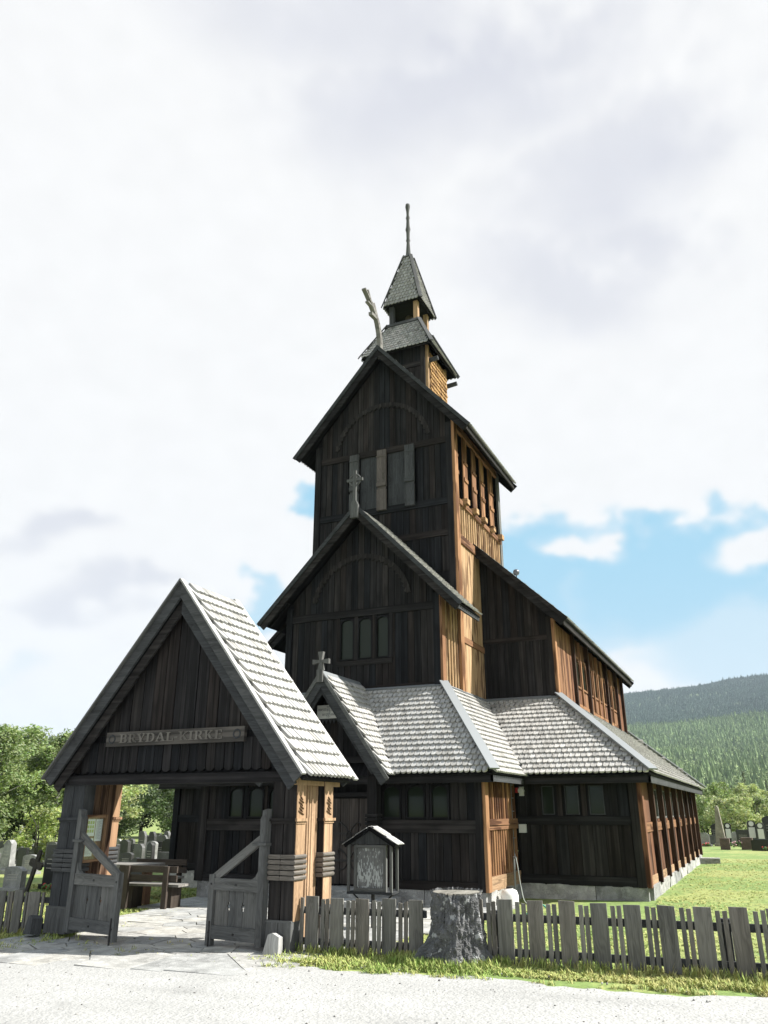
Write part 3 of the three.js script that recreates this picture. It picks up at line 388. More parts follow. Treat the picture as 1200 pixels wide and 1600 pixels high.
  const ZC = -2.0, P4 = (s, y, k) => [[[-s, y, ZC + s], [s, y, ZC + s]], [[s, y, ZC + s], [s, y, ZC - s]], [[s, y, ZC - s], [-s, y, ZC - s]], [[-s, y, ZC - s], [-s, y, ZC + s]]][k];
  const body = mesh('turret_body', boxAt(-0.8, 0.8, 11.6, 14.4, ZC - 0.8, ZC + 0.8, false), tarDark, church);
  const tw = mesh('turret_front', slab(rect(-0.8, 0.8, 12.2, 14.3), 0.001, 0.01), tarDark, church, [0, 0, ZC + 0.8]);
  planks(tw, -0.68, 0.68, 12.3, 13.62, { w: 0.17, t: 0.03 }); part(tw, 'rail', boxAt(-0.68, 0.68, 13.63, 13.78, 0.01, 0.06), tarred[2]); planks(tw, -0.68, 0.68, 13.79, 14.3, { w: 0.17, t: 0.03 });
  for (const s of [-1, 1]) part(tw, 'corner_post', boxAt(s * 0.755 - 0.07, s * 0.755 + 0.07, 11.8, 14.35, 0.01, 0.07), tarred[2]);
  roofFace(church, 'turret_shingle_wall', [[0.84, 11.9, ZC + 0.68], [0.84, 11.9, ZC - 0.72], [0.84, 14.2, ZC - 0.72], [0.84, 14.2, ZC + 0.68]], { sw: 0.13, sl: 0.14, mats: ochre, stuff: wood(0.5, 0.31, 0.14, sunMap, { vertexColors: true }), deck: russet[2] });
  part(church, 'turret_post', boxAt(0.79, 0.9, 11.7, 14.3, ZC + 0.68, ZC + 0.8), ochre[1]); part(church, 'turret_post', boxAt(0.79, 0.88, 11.7, 14.3, ZC - 0.82, ZC - 0.7), ochre[0]);
  for (const z of [ZC + 0.66, ZC - 0.95]) part(church, 'beam_end', rod([0.7, 13.82, z], [1.16, 13.86, z], 0.075, 0.07, 10), slateWood[1]);
  for (let k = 0; k < 4; k++) { const [a, b] = P4(1.1, 14.16, k), [d, c] = P4(0.5, 15.42, k); face('turret_roof', [a, b, c, d], { sw: 0.125, sl: 0.125, t: 0.024, lift: 0.04, stuff: spireStuff }); const [e, f] = P4(0.59, 16.17, k), [h, g] = P4(0.1, 18.24, k); face('spire_roof', [e, f, g, h], { sw: 0.115, sl: 0.14, t: 0.024, lift: 0.04, stuff: spireStuff }); }
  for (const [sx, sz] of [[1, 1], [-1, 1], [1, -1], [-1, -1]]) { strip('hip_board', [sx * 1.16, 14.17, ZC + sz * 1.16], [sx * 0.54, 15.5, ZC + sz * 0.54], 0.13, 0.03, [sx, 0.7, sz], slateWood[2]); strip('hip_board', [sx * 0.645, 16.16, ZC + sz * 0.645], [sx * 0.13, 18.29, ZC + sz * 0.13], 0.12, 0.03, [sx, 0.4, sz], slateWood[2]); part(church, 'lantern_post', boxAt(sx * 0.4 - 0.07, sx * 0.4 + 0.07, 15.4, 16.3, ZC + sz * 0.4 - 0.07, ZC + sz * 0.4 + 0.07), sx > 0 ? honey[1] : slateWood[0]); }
  const cap = (s, y, h) => { const L = []; for (let k = 0; k < 4; k++) { const [a, b] = P4(s, y, k); const n = [[0, 0, 1], [1, 0, 0], [0, 0, -1], [-1, 0, 0]][k]; L.push(bar(a, b, h, 0.05, [n[0], 0.6, n[2]])); } return merged(L); };
  part(church, 'turret_cap', cap(0.54, 15.46, 0.16), slateWood[2]); part(church, 'lantern_floor', boxAt(-0.5, 0.5, 15.36, 15.44, ZC - 0.5, ZC + 0.5), tarDark); part(church, 'lantern_ceiling', boxAt(-0.55, 0.55, 16.2, 16.26, ZC - 0.55, ZC + 0.55), tarDark);
  part(church, 'lantern_rail', merged([0, 1, 2, 3].map((k) => { const [a, b] = P4(0.4, 15.55, k); return bar(a, b, 0.14, 0.04, [[0, 0, 1], [1, 0, 0], [0, 0, 1], [1, 0, 0]][k]); })), slateWood[0]);
  const bl = []; for (let k = 0; k <= 8; k++) bl.push(new THREE.Vector2([0.02, 0.09, 0.11, 0.12, 0.125, 0.14, 0.17, 0.2, 0.2][k], 0.34 - [0, 0, 0.03, 0.1, 0.18, 0.24, 0.28, 0.31, 0.34][k])); const bell = new THREE.LatheGeometry(bl, 14); bell.translate(0, 15.68, ZC); part(church, 'bell', bell, M(C(0.12, 0.1, 0.06), { metalness: 0.8, roughness: 0.5 }));
  part(church, 'spire_cap', cap(0.14, 18.24, 0.1), slateWood[2]);
  const pole = new THREE.LatheGeometry([[0.09, 0], [0.075, 0.3], [0.05, 0.7], [0.075, 0.76], [0.055, 0.82], [0.06, 1.1], [0.085, 1.2], [0.06, 1.34], [0.05, 1.62], [0.07, 1.68], [0.045, 1.78], [0.05, 1.95], [0.08, 2.14], [0.07, 2.24], [0.01, 2.28]].map(([a, b]) => new THREE.Vector2(a, b + 18.2)), 10); pole.translate(0, 0, ZC); part(church, 'finial', pole, greyed[1]);
  // dragon on the tower gable, leaning out over the front
  const dr = [[0, 13.3, 0.2], [0, 13.78, 0.16], [0, 14.1, 0.24], [0, 14.4, 0.4], [0, 14.57, 0.6], [0, 14.72, 0.85], [0, 14.9, 1.2]], cv = new THREE.CatmullRomCurve3(dr.map((p) => new THREE.Vector3(...p)));
  const L = []; for (let k = 0; k < 14; k++) { const p = cv.getPoint(k / 14), q = cv.getPoint((k + 1.08) / 14), w = (t) => lerp(0.17, 0.05, t) + (t > 0.5 && t < 0.72 ? 0.05 : 0); L.push(bar([p.x, p.y, p.z], [q.x, q.y, q.z], w(k / 14), 0.12, [1, 0, 0])); }
  L.push(bar([0, 14.42, 0.36], [0, 14.36, 0.78], 0.09, 0.11, [1, 0, 0]), bar([0, 14.62, 0.72], [0, 14.6, 1.0], 0.05, 0.1, [1, 0, 0]), bar([0, 14.72, 0.78], [0, 15.0, 0.98], 0.06, 0.08, [1, 0, 0]), bar([0, 14.5, 0.4], [0, 14.8, 0.62], 0.12, 0.07, [1, 0, 0]));
  part(church, 'dragon_finial', merged(L), wood(0.25, 0.245, 0.24));
  // ring cross on the upper gable, flared cross on the porch
  const ring = new THREE.TorusGeometry(0.145, 0.02, 6, 24).toNonIndexed(); ring.translate(0, 9.07, 1.56);
  part(church, 'ring_cross', merged([boxAt(-0.037, 0.037, 8.5, 9.32, 1.53, 1.59), slab([[-0.1, 8.1], [0.1, 8.1], [0.1, 8.42], [0.05, 8.52], [-0.05, 8.52], [-0.1, 8.42]], 1.517, 1.6), boxAt(-0.21, -0.037, 9.04, 9.11, 1.532, 1.588), boxAt(0.037, 0.21, 9.04, 9.11, 1.532, 1.588), ring]), greyed[1]);
  part(church, 'porch_cross', merged([slab([[-0.06, 4.67], [-0.028, 4.5], [0.028, 4.5], [0.06, 4.67]], 2.92, 3.0), slab([[-0.19, 4.52], [-0.19, 4.42], [-0.028, 4.445], [-0.028, 4.5]], 2.925, 2.995), slab([[0.19, 4.42], [0.19, 4.52], [0.028, 4.5], [0.028, 4.445]], 2.925, 2.995), slab([[-0.028, 4.5], [-0.028, 4.445], [0.028, 4.445], [0.028, 4.5]], 2.92, 3.0), slab([[-0.028, 4.445], [-0.065, 4.3], [0.065, 4.3], [0.028, 4.445]], 2.92, 3.0), boxAt(-0.07, 0.07, 4.05, 4.3, 2.985, 3.02, false)]), greyed[2]);
  // wall fittings at the inner corner: junction box, alarm, cable clips
  part(church, 'junction_box', boxAt(3.22, 3.36, 1.2, 1.36, 0.225, 0.33), M(C(0.55, 0.56, 0.56), { roughness: 0.5 }));
  part(church, 'alarm_bell', merged([rod([3.3, 2.0, 0.23], [3.3, 2.0, 0.33], 0.06, 0.06, 12), boxAt(3.25, 3.35, 1.9, 2.08, 0.22, 0.27)]), M(C(0.5, 0.5, 0.5), { roughness: 0.4 })); part(church, 'alarm_light', rod([3.2, 1.96, 0.25], [3.2, 2.06, 0.25], 0.04, 0.035, 10), M(C(0.5, 0.02, 0.02), { roughness: 0.3 }));
  part(church, 'lightning_conductor', merged([rod([3.16, 0.1, 0.55], [3.16, 2.2, 0.55], 0.006, 0.006, 5), ...[0.5, 0.75, 1.1, 1.45, 1.6, 1.85, 2.1].map((y) => boxAt(3.13, 3.19, y, y + 0.014, 0.5, 0.58))]), zinc);
  const fl = thing('roof_floodlight', 'small round floodlight on the slope of the nave roof', 'lamp', [-5.0, 7.2, -19.1]); mesh('bracket', rod([0, -0.1, 0], [0, 0.14, 0], 0.012), iron, fl); mesh('housing', (() => { const g = new THREE.SphereGeometry(0.085, 14, 10); g.translate(0, 0.2, 0); return g; })(), M(C(0.12, 0.13, 0.15), { metalness: 0.5, roughness: 0.35 }), fl);
}
// white name sign under the porch gable
function lettering(w, h, draw) { const c = document.createElement('canvas'); c.width = w; c.height = h; const x = c.getContext('2d'); draw(x); const t = new THREE.CanvasTexture(c); t.colorSpace = THREE.SRGBColorSpace; return t; }
{
  const s = thing('name_sign', 'small worn white sign with the church name under the porch gable', 'sign', [-7.865, 3.515, -14.42]);
  const t = lettering(512, 256, (x) => { x.fillStyle = '#c9cbc8'; x.fillRect(0, 0, 512, 256); x.fillStyle = '#4a4f52'; x.font = 'bold 62px serif'; x.textAlign = 'center'; x.fillText('BRYDAL KIRKE', 256, 108); x.font = 'bold 56px serif'; x.fillText('BYGD 1887', 256, 200); x.fillStyle = '#8d9294'; for (let k = 0; k < 60; k++) { const a = 180 + 90 * R() + 40 * R(), b = 20 + 220 * R(); x.beginPath(); x.arc(a, b, 3 + 9 * R(), 0, 7); x.fill(); } });
  mesh('panel', boxAt(-0.29, 0.29, -0.14, 0.14, -0.02, 0), greyed[2], s); const g = new THREE.PlaneGeometry(0.57, 0.27); mesh('face', g, M(C(1, 1, 1), { map: t, roughness: 0.7 }), s, [0, 0, 0.004]);
}
// ---------------------------------------------------------------- the roofed gate
const gate = thing('lychgate', 'roofed wooden churchyard gate with steep shingled gable and two low leaves', 'gate', [-7.5, 0, -9.2]);
{
  const T = 4.87, S = 1.262, XE = 2.225, XC0 = -0.03, part = (p, n, g, m, pos, ry) => mesh(n, g, m, p, pos, ry);
  // roof
  const ye = T - 0.05 - S * XE;
  const o = { sw: 0.108, sl: 0.2, t: 0.036, lift: 0.066, deck: tarDark };
  roofFace(gate, 'roof', [[XE + XC0, ye, 0.1], [XE + XC0, ye, -1.24], [XC0, T - 0.05, -1.24], [XC0, T - 0.05, 0.1]], { ...o, single: () => true });
  roofFace(gate, 'roof', [[-XE + XC0, ye, -1.24], [-XE + XC0, ye, 0.1], [XC0, T - 0.05, 0.1], [XC0, T - 0.05, -1.24]], { ...o, sw: 0.16, sl: 0.22 });
  const th = Math.atan(S), band = (Ty, xe, w, k) => { const ex = -Math.sin(th) * w, ey = -Math.cos(th) * w; return [[0, Ty], [xe, Ty - S * xe], [xe + ex, Ty - S * xe + ey], [0, Ty - w / Math.cos(th)]].map(([x, y]) => [k * x + XC0, y]); };
  for (const k of [1, -1]) {
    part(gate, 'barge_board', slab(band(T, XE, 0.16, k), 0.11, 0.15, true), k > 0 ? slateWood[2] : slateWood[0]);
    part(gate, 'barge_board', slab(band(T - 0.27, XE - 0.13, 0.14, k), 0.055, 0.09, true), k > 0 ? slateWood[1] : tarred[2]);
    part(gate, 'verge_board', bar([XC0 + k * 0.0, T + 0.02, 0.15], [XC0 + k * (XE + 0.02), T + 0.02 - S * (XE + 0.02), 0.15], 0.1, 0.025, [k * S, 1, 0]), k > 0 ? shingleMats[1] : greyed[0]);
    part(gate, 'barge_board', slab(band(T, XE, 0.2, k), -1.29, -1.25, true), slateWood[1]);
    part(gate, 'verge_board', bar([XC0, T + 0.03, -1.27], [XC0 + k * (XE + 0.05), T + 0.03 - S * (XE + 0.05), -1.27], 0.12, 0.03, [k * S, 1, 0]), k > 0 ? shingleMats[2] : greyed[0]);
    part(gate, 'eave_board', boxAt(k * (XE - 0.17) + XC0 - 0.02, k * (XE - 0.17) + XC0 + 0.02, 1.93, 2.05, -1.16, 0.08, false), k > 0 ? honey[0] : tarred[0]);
  }
  // gable boarding, lintel, carved name board
  const gw = part(gate, 'gable_boarding', slab([[-1.98, 2.05], [1.98, 2.05], [1.98, 2.2], [XC0, T - 0.25], [-1.98, 2.2]], -0.13, -0.07), tarDark), top = (x) => T - 0.26 - S * Math.abs(x - XC0);
  gw.position.z = 0; const bf = new THREE.Group(); bf.name = 'front_boards'; bf.position.set(0, 0, -0.065); gate.add(bf);
  planks(bf, -1.9, 1.9, 2.13, (x) => Math.min(2.56, top(x)), { w: 0.152, round: true, t: 0.03 }); planks(bf, -1.5, 1.45, 2.66, top, { w: 0.2, t: 0.018, apex: XC0 });
  part(gate, 'lintel', boxAt(-1.99, 2.02, 1.97, 2.1, -0.1, 0.03), tarred[0]); part(gate, 'tie_beam', boxAt(-1.99, 2.02, 2.0, 2.12, -0.95, -0.8), tarDark);
  const rg = part(gate, 'rear_gable_boarding', slab([[-1.98, 2.1], [1.98, 2.1], [1.98, 2.2], [XC0, T - 0.25], [-1.98, 2.2]], -0.92, -0.86), tarDark);
  const nb = part(gate, 'name_board', boxAt(-1.25, 1.19, 2.5, 2.7, -0.03, 0.035), wood(0.11, 0.103, 0.096, tarMap)); nb.userData.label = 'weathered carved board with the church name';
  nb.rotation.z = -0.0;
  const font = await new FontLoader().loadAsync('fonts/droid/droid_serif_bold.typeface.json');
  const tx = new TextGeometry('BRYDAL-KIRKE', { font, size: 0.122, depth: 0.014, curveSegments: 3, bevelEnabled: false }); tx.computeBoundingBox(); const tw = tx.boundingBox.max.x - tx.boundingBox.min.x; tx.scale(1.83 / tw, 1, 1); tx.translate(-1.0, 2.545, 0.034); part(nb, 'carved_lettering', tx, wood(0.2, 0.192, 0.18));
  part(nb, 'end_carving', merged([-1.14, 1.07].map((x) => { const g = new THREE.TorusGeometry(0.055, 0.012, 5, 16).toNonIndexed(); g.translate(x, 2.6, 0.036); return g; })), slateWood[1]);
  // posts: two-ply, moulded pads, bracket shelf, splayed foot
  const pads = (x0, x1, z0, z1) => [0, 1, 2, 3, 4].map((k) => { const y = 0.805 + k * 0.061; return slab([[x0, y], [x1, y], [x1 + 0.012, y + 0.014], [x1 + 0.014, y + 0.034], [x1, y + 0.05], [x0, y + 0.05], [x0 - 0.014, y + 0.034], [x0 - 0.012, y + 0.014]], z0, z1, true); });
  const post = (xa, xb, za, zb, side, fm, sm) => {
    const xm = (xa + xb) / 2, p = new THREE.Group(); p.name = 'post'; gate.add(p);
    for (const [a, b] of [[xa, xm - 0.006], [xm + 0.006, xb]]) { part(p, 'stave', boxAt(a, b, 0.34, 2.02, zb, za, false), fm); part(p, 'foot', boxAt(a - 0.012, b + 0.006, 0.02, 0.335, zb - 0.015, za + 0.03, false), greyed[1]); part(p, 'moulding', merged(pads(a + 0.004, b === xb ? b + 0.026 : b - 0.004, zb - 0.03, za + 0.045)), side > 0 ? wood(0.2, 0.185, 0.17) : slateWood[2]); }
    part(p, 'cheek_board', boxAt(xb + 0.001, xb + 0.012, 0.35, 2.015, zb + 0.004, za - 0.006, false), sm);          // thin right-hand skin: bleached on right posts, sunlit tone painted on rear left
    for (const [y0, y1, e] of [[1.49, 1.525, 0.03], [1.462, 1.49, 0.012], [0.335, 0.36, 0.022]]) { part(p, 'shelf', boxAt(xa - e, xb + e * 0.3, y0, y1, zb - e, za + e * 1.2), y0 < 1 ? greyed[1] : fm); if (y0 > 1) part(p, 'shelf', boxAt(xb + 0.013, xb + 0.012 + e, y0, y1, zb - e, za + e, false), sm); }
    if (side > 0) { const L = []; for (let k = 0; k < 6; k++) { const y = 1.57 + k * 0.036, zc = (za + zb) / 2; L.push(tube([[xb + 0.014, y, zc - 0.06 + 0.03 * (k % 2)], [xb + 0.024, y + 0.03, zc + 0.02], [xb + 0.014, y + 0.045, zc + 0.07 - 0.02 * (k % 3)]], 0.009, 8, 5)); } part(p, 'carved_panel', merged(L), wood(0.2, 0.125, 0.075)); }
    return p;
  };
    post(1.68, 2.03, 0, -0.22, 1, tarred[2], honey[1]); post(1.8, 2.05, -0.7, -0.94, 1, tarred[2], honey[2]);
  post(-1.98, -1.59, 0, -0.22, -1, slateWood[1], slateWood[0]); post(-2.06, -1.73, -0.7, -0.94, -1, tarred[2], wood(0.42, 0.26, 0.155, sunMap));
  // boarded sides between the posts
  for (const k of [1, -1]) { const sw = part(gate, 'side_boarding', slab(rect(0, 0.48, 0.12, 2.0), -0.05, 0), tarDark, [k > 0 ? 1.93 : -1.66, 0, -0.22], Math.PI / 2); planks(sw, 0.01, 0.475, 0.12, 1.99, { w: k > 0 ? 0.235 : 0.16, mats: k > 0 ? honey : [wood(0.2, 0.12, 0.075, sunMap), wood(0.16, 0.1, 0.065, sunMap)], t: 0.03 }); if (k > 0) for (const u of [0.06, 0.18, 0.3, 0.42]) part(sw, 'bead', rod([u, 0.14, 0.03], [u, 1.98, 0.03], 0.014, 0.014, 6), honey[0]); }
  for (const k of [1, -1]) part(gate, 'wall_plate', boxAt(k * 1.9 - 0.07, k * 1.9 + 0.07, 2.0, 2.12, -1.1, 0.02, false), tarDark);
  for (const [x, z, a, m] of [[1.87, 0.16, 0.2, 0], [-2.12, 0.1, -0.3, 1]]) { const w = part(gate, 'foot_block', slab([[-0.1, 0], [0.1, 0], [0.09, 0.2], [0.0, 0.24], [-0.05, 0.22]], -0.08, 0.08), m ? slateWood[2] : shingleMats[1], [x, 0, z], a); w.rotation.x = -0.12; }
  // the two open leaves
  const leaf = (x, z, ry, mir, W) => {
    const l = new THREE.Group(); l.name = 'gate_leaf'; l.position.set(x, 0, z); l.rotation.y = ry; gate.add(l); const F = (a, b) => mir > 0 ? [a, b] : [-b, -a], gm = () => pick(greyed);
    part(l, 'hinge_stile', slab(mir > 0 ? [[0, 0.06], [0.1, 0.06], [0.1, 1.52], [0.075, 1.56], [0.07, 1.62], [0, 1.64]] : [[-0.1, 0.06], [0, 0.06], [0, 1.64], [-0.07, 1.62], [-0.075, 1.56], [-0.1, 1.52]], -0.05, 0.05), greyed[1]); part(l, 'free_stile', boxAt(...F(W - 0.09, W), 0.02, 0.84, -0.03, 0.045), greyed[0]);
    part(l, 'top_rail', boxAt(...F(0.1, W - 0.09), 0.66, 0.8, -0.03, 0.04), gm()); part(l, 'bottom_rail', boxAt(...F(0.1, W - 0.09), 0.1, 0.25, -0.03, 0.04), gm());
    const n = 3, a0 = 0.11, a1 = W - 0.1, holes = [1, 2].map((k) => lerp(a0, a1, k / n));
    for (let k = 0; k < n; k++) { const p = lerp(a0, a1, k / n) + 0.004, q = lerp(a0, a1, (k + 1) / n) - 0.004, r = 0.022, ym = 0.48, cutR = k < n - 1 ? [[q, ym - 0.05], [q - 0.012, ym - 0.05], [q - 0.012, ym - 0.016], [q - r, ym - 0.016], [q - r, ym + 0.016], [q - 0.012, ym + 0.016], [q - 0.012, ym + 0.05], [q, ym + 0.05]] : [], cutL = k ? [[p, ym + 0.05], [p + 0.012, ym + 0.05], [p + 0.012, ym + 0.016], [p + r, ym + 0.016], [p + r, ym - 0.016], [p + 0.012, ym - 0.016], [p + 0.012, ym - 0.05], [p, ym - 0.05]] : []; const pts = [[p, 0.24], [q, 0.24], ...cutR, [q, 0.67], [p, 0.67], ...cutL].map(([u, y]) => [mir * u, y]); part(l, 'board', slab(pts, -0.012, 0.012), gm()); }
    const b = bar([mir * 0.06, 1.3, 0], [mir * (W - 0.07), 0.8, 0], 0.1, 0.05, [0, 0, 1]); part(l, 'brace', b, greyed[2]); part(l, 'stile_shelf', boxAt(...F(-0.02, 0.2), 1.2, 1.235, -0.06, 0.07), greyed[1]);
    part(l, 'corner_knob', slab([[mir * 0.1, 0.8], [mir * 0.22, 0.8], [mir * 0.15, 0.84], [mir * 0.1, 0.93]], -0.02, 0.03), greyed[0]);
    part(l, 'drop_bolt', rod([mir * (W - 0.06), -0.02, 0.05], [mir * (W - 0.06), 0.3, 0.05], 0.011), iron);
    for (const [u, y] of [[W - 0.045, 0.73], [W - 0.045, 0.17], [W / 2, 0.73], [W / 2, 0.17]]) part(l, 'nail', rod([mir * u, y, 0.04], [mir * u, y, 0.052], 0.014, 0.012, 8), iron);
    return l;
  };
  leaf(-1.53, 0.06, -0.2, 1, 1.1); leaf(1.66, 0.04, -0.12, -1, 0.92);
}
// notice case on the inner left side of the gate
{
  const s = thing('notice_case', 'glazed wooden notice case with pinned papers inside the roofed gate', 'notice board', [-9.055, 0, -9.38], Math.PI / 2);
  mesh('back_board', boxAt(-0.17, 0.26, 0.92, 1.56, -0.005, 0.02), honey[1], s); for (const [a, b, c, d] of [[-0.17, -0.13, 0.92, 1.56], [0.22, 0.26, 0.92, 1.56], [-0.13, 0.22, 0.92, 0.96], [-0.13, 0.22, 1.52, 1.56]]) mesh('frame', boxAt(a, b, c, d, 0.021, 0.07), wood(0.34, 0.21, 0.12, sunMap), s);
  const paper = (col, seed) => lettering(256, 360, (x) => { x.fillStyle = '#dfe4e0'; x.fillRect(0, 0, 256, 360); if (col) { x.fillStyle = col; for (let i = 0; i < 3; i++) for (let j = 0; j < 3; j++) x.fillRect(24 + i * 74, 40 + j * 90, 58, 66); } else { x.fillStyle = '#7d8688'; for (let k = 0; k < 17; k++) x.fillRect(26, 40 + k * 17, 120 + 80 * R(), 5); } });
  for (const [x0, x1, y0, y1, c] of [[-0.1, 0.06, 1.27, 1.5, '#aebf72'], [0.075, 0.21, 1.2, 1.5, null], [-0.1, 0.06, 1.0, 1.24, null]]) { const p = mesh('paper', new THREE.PlaneGeometry(x1 - x0, y1 - y0), M(C(1, 1, 1), { map: paper(c), roughness: 0.8 }), s, [(x0 + x1) / 2, (y0 + y1) / 2, 0.028]); }
  mesh('glass_pane', boxAt(-0.13, 0.22, 0.96, 1.52, 0.055, 0.058), new THREE.MeshPhysicalMaterial({ color: C(0.95, 0.97, 0.97), roughness: 0.03, transmission: 1, thickness: 0 }), s);
}

// ---------------------------------------------------------------- picket fences
function fence(label, x0, x1, start, z, extraLeft, tall = 0.6, lean = 0) {
  const f = thing('picket_fence', label, 'fence', [(x0 + x1) / 2, gy((x0 + x1) / 2), z]), cx = (x0 + x1) / 2, Y = (x) => gy(x) - gy(cx);
  const mats = [wood(0.225, 0.225, 0.212), wood(0.195, 0.197, 0.19), wood(0.255, 0.252, 0.238), wood(0.215, 0.205, 0.19)];
  const tilt = Math.atan2(gy(x1) - gy(x0), x1 - x0);
  for (const y of [0.12, 0.46]) { const g = bar([x0 - cx, Y(x0) + y, -0.035], [x1 - cx, Y(x1) + y, -0.035], 0.075, 0.04, [0, 0, 1]); mesh('rail', g, slateWood[1], f); }
  const picket = (x, w, h, t) => { const ang = rr(-0.008, 0.008) + lean, y = Y(x + cx); const p = mesh('picket', slab([[-w / 2, 0.015 + rr(-0.012, 0.012)], [w / 2, 0.015 + rr(-0.012, 0.012)], [w / 2, h + rr(-0.005, 0.005)], [-w / 2, h + rr(-0.005, 0.005)]], 0, t), pick(mats), f, [x, y, -0.012 + rr(0, 0.008)]); p.rotation.z = ang; };
  for (let x = start; x < x1 - 0.02; x += 0.345) { picket(x + 0.085 - cx, 0.172, tall + rr(0, 0.02), 0.026); for (const d of [0.235, 0.3]) if (x + d < x1 - 0.02) picket(x + d - cx + rr(-0.006, 0.006), 0.045, tall - 0.015 + rr(-0.01, 0.012), 0.022); }
  if (extraLeft) for (const x of extraLeft) picket(x - cx, 0.045, tall, 0.022);
  for (let x = x0 + 0.3; x < x1; x += 2.4) mesh('fence_post', boxAt(x - cx - 0.05, x - cx + 0.05, -0.2, 0.52 + Y(x), -0.155, -0.057, false), slateWood[0], f);
}
fence('grey picket fence between the roofed gate and the tree stump', -5.44, -3.78, -5.36, -9.36, [-5.42]);
fence('grey picket fence running right from the tree stump past the church', -3.26, 3.9, -3.255, -9.38, null, 0.625, 0.004);
fence('grey picket fence left of the roofed gate', -14.2, -9.6, -14.06, -9.3, null, 0.57, 0.012);

// ---------------------------------------------------------------- stump
{
  const seg = 150, rows = 60, pos = [], uv = [], idx = [];
  for (let j = 0; j <= rows; j++) for (let i = 0; i <= seg; i++) {
    const v = j / rows, a = (i % seg) / seg * Math.PI * 2, cx = Math.cos(a), sz = Math.sin(a), root = Math.max(0, Math.sin(a * 5 + 0.8)) * 0.12 + Math.max(0, Math.cos(a - 2.9)) * 0.14 + Math.max(0, Math.cos(a - 0.2)) * 0.05, flare = Math.pow(1 - v, 3.4);
    const ridge = 1 - Math.abs(2 * fbm(cx * 9 + 3, v * 2.6, sz * 9, 3) - 1), lump = fbm(cx * 3 + 1, v * 4, sz * 3, 3) - 0.5, fine = fbm(cx * 30, v * 16, sz * 30, 3) - 0.5;
    const r = 0.222 + 0.07 * flare + root * flare * 1.2 + ridge * ridge * 0.05 + lump * 0.1 + fine * 0.05; pos.push(cx * r * 1.05, -0.06 + v * (0.78 + 0.02 * Math.cos(a + 2)) + (j === rows ? fine * 0.03 : 0), sz * r); uv.push(i / seg * 1.8, v * 0.8);
  }
  for (let j = 0; j < rows; j++) for (let i = 0; i < seg; i++) { const k = j * (seg + 1) + i; idx.push(k, k + seg + 1, k + 1, k + 1, k + seg + 1, k + seg + 2); }
  const bark = new THREE.BufferGeometry(); bark.setAttribute('position', new THREE.Float32BufferAttribute(pos, 3)); bark.setAttribute('uv', new THREE.Float32BufferAttribute(uv, 2)); bark.setIndex(idx); bark.computeVertexNormals();
  const barkMap = tex(512, 512, (u, v) => { const a = fbm(u * 14, v * 8, 4, 5, 14, 8), b = noise3(u * 90, v * 60, 2, 90, 60), li = sstep(0.62, 0.7, fbm(u * 26, v * 14, 60, 3, 26, 14) + (b - 0.5) * 0.16 + 0.16 * (fbm(u * 5, v * 4, 80, 2, 5, 4) - 0.5) - 0.05); const c = 0.025 + 0.1 * a + 0.04 * b; return [lerp(c * 0.95, 0.3, li), lerp(c * 0.97, 0.31, li), lerp(c, 0.31, li)]; });
  const s = thing('tree_stump', 'broad sawn tree stump with dark lichened bark in the fence line', 'stump', [-3.37, gy(-3.5), -9.33]);
  mesh('bark', bark, M(C(1, 1, 1), { map: barkMap, bumpMap: stoneBump, bumpScale: 0.04, roughness: 0.95 }), s);
  const tp = [], cy = []; for (let i = 0; i < seg; i++) { const k = (rows * (seg + 1) + i) * 3; tp.push([pos[k], -pos[k + 2]]); } const tg = slab(tp.map(([x, y]) => [x * 0.97, y * 0.97]), -0.03, 0.0); tg.rotateX(-Math.PI / 2); mesh('cut_top', tg, wood(0.3, 0.29, 0.26), s, [0, 0.715, 0]);
}
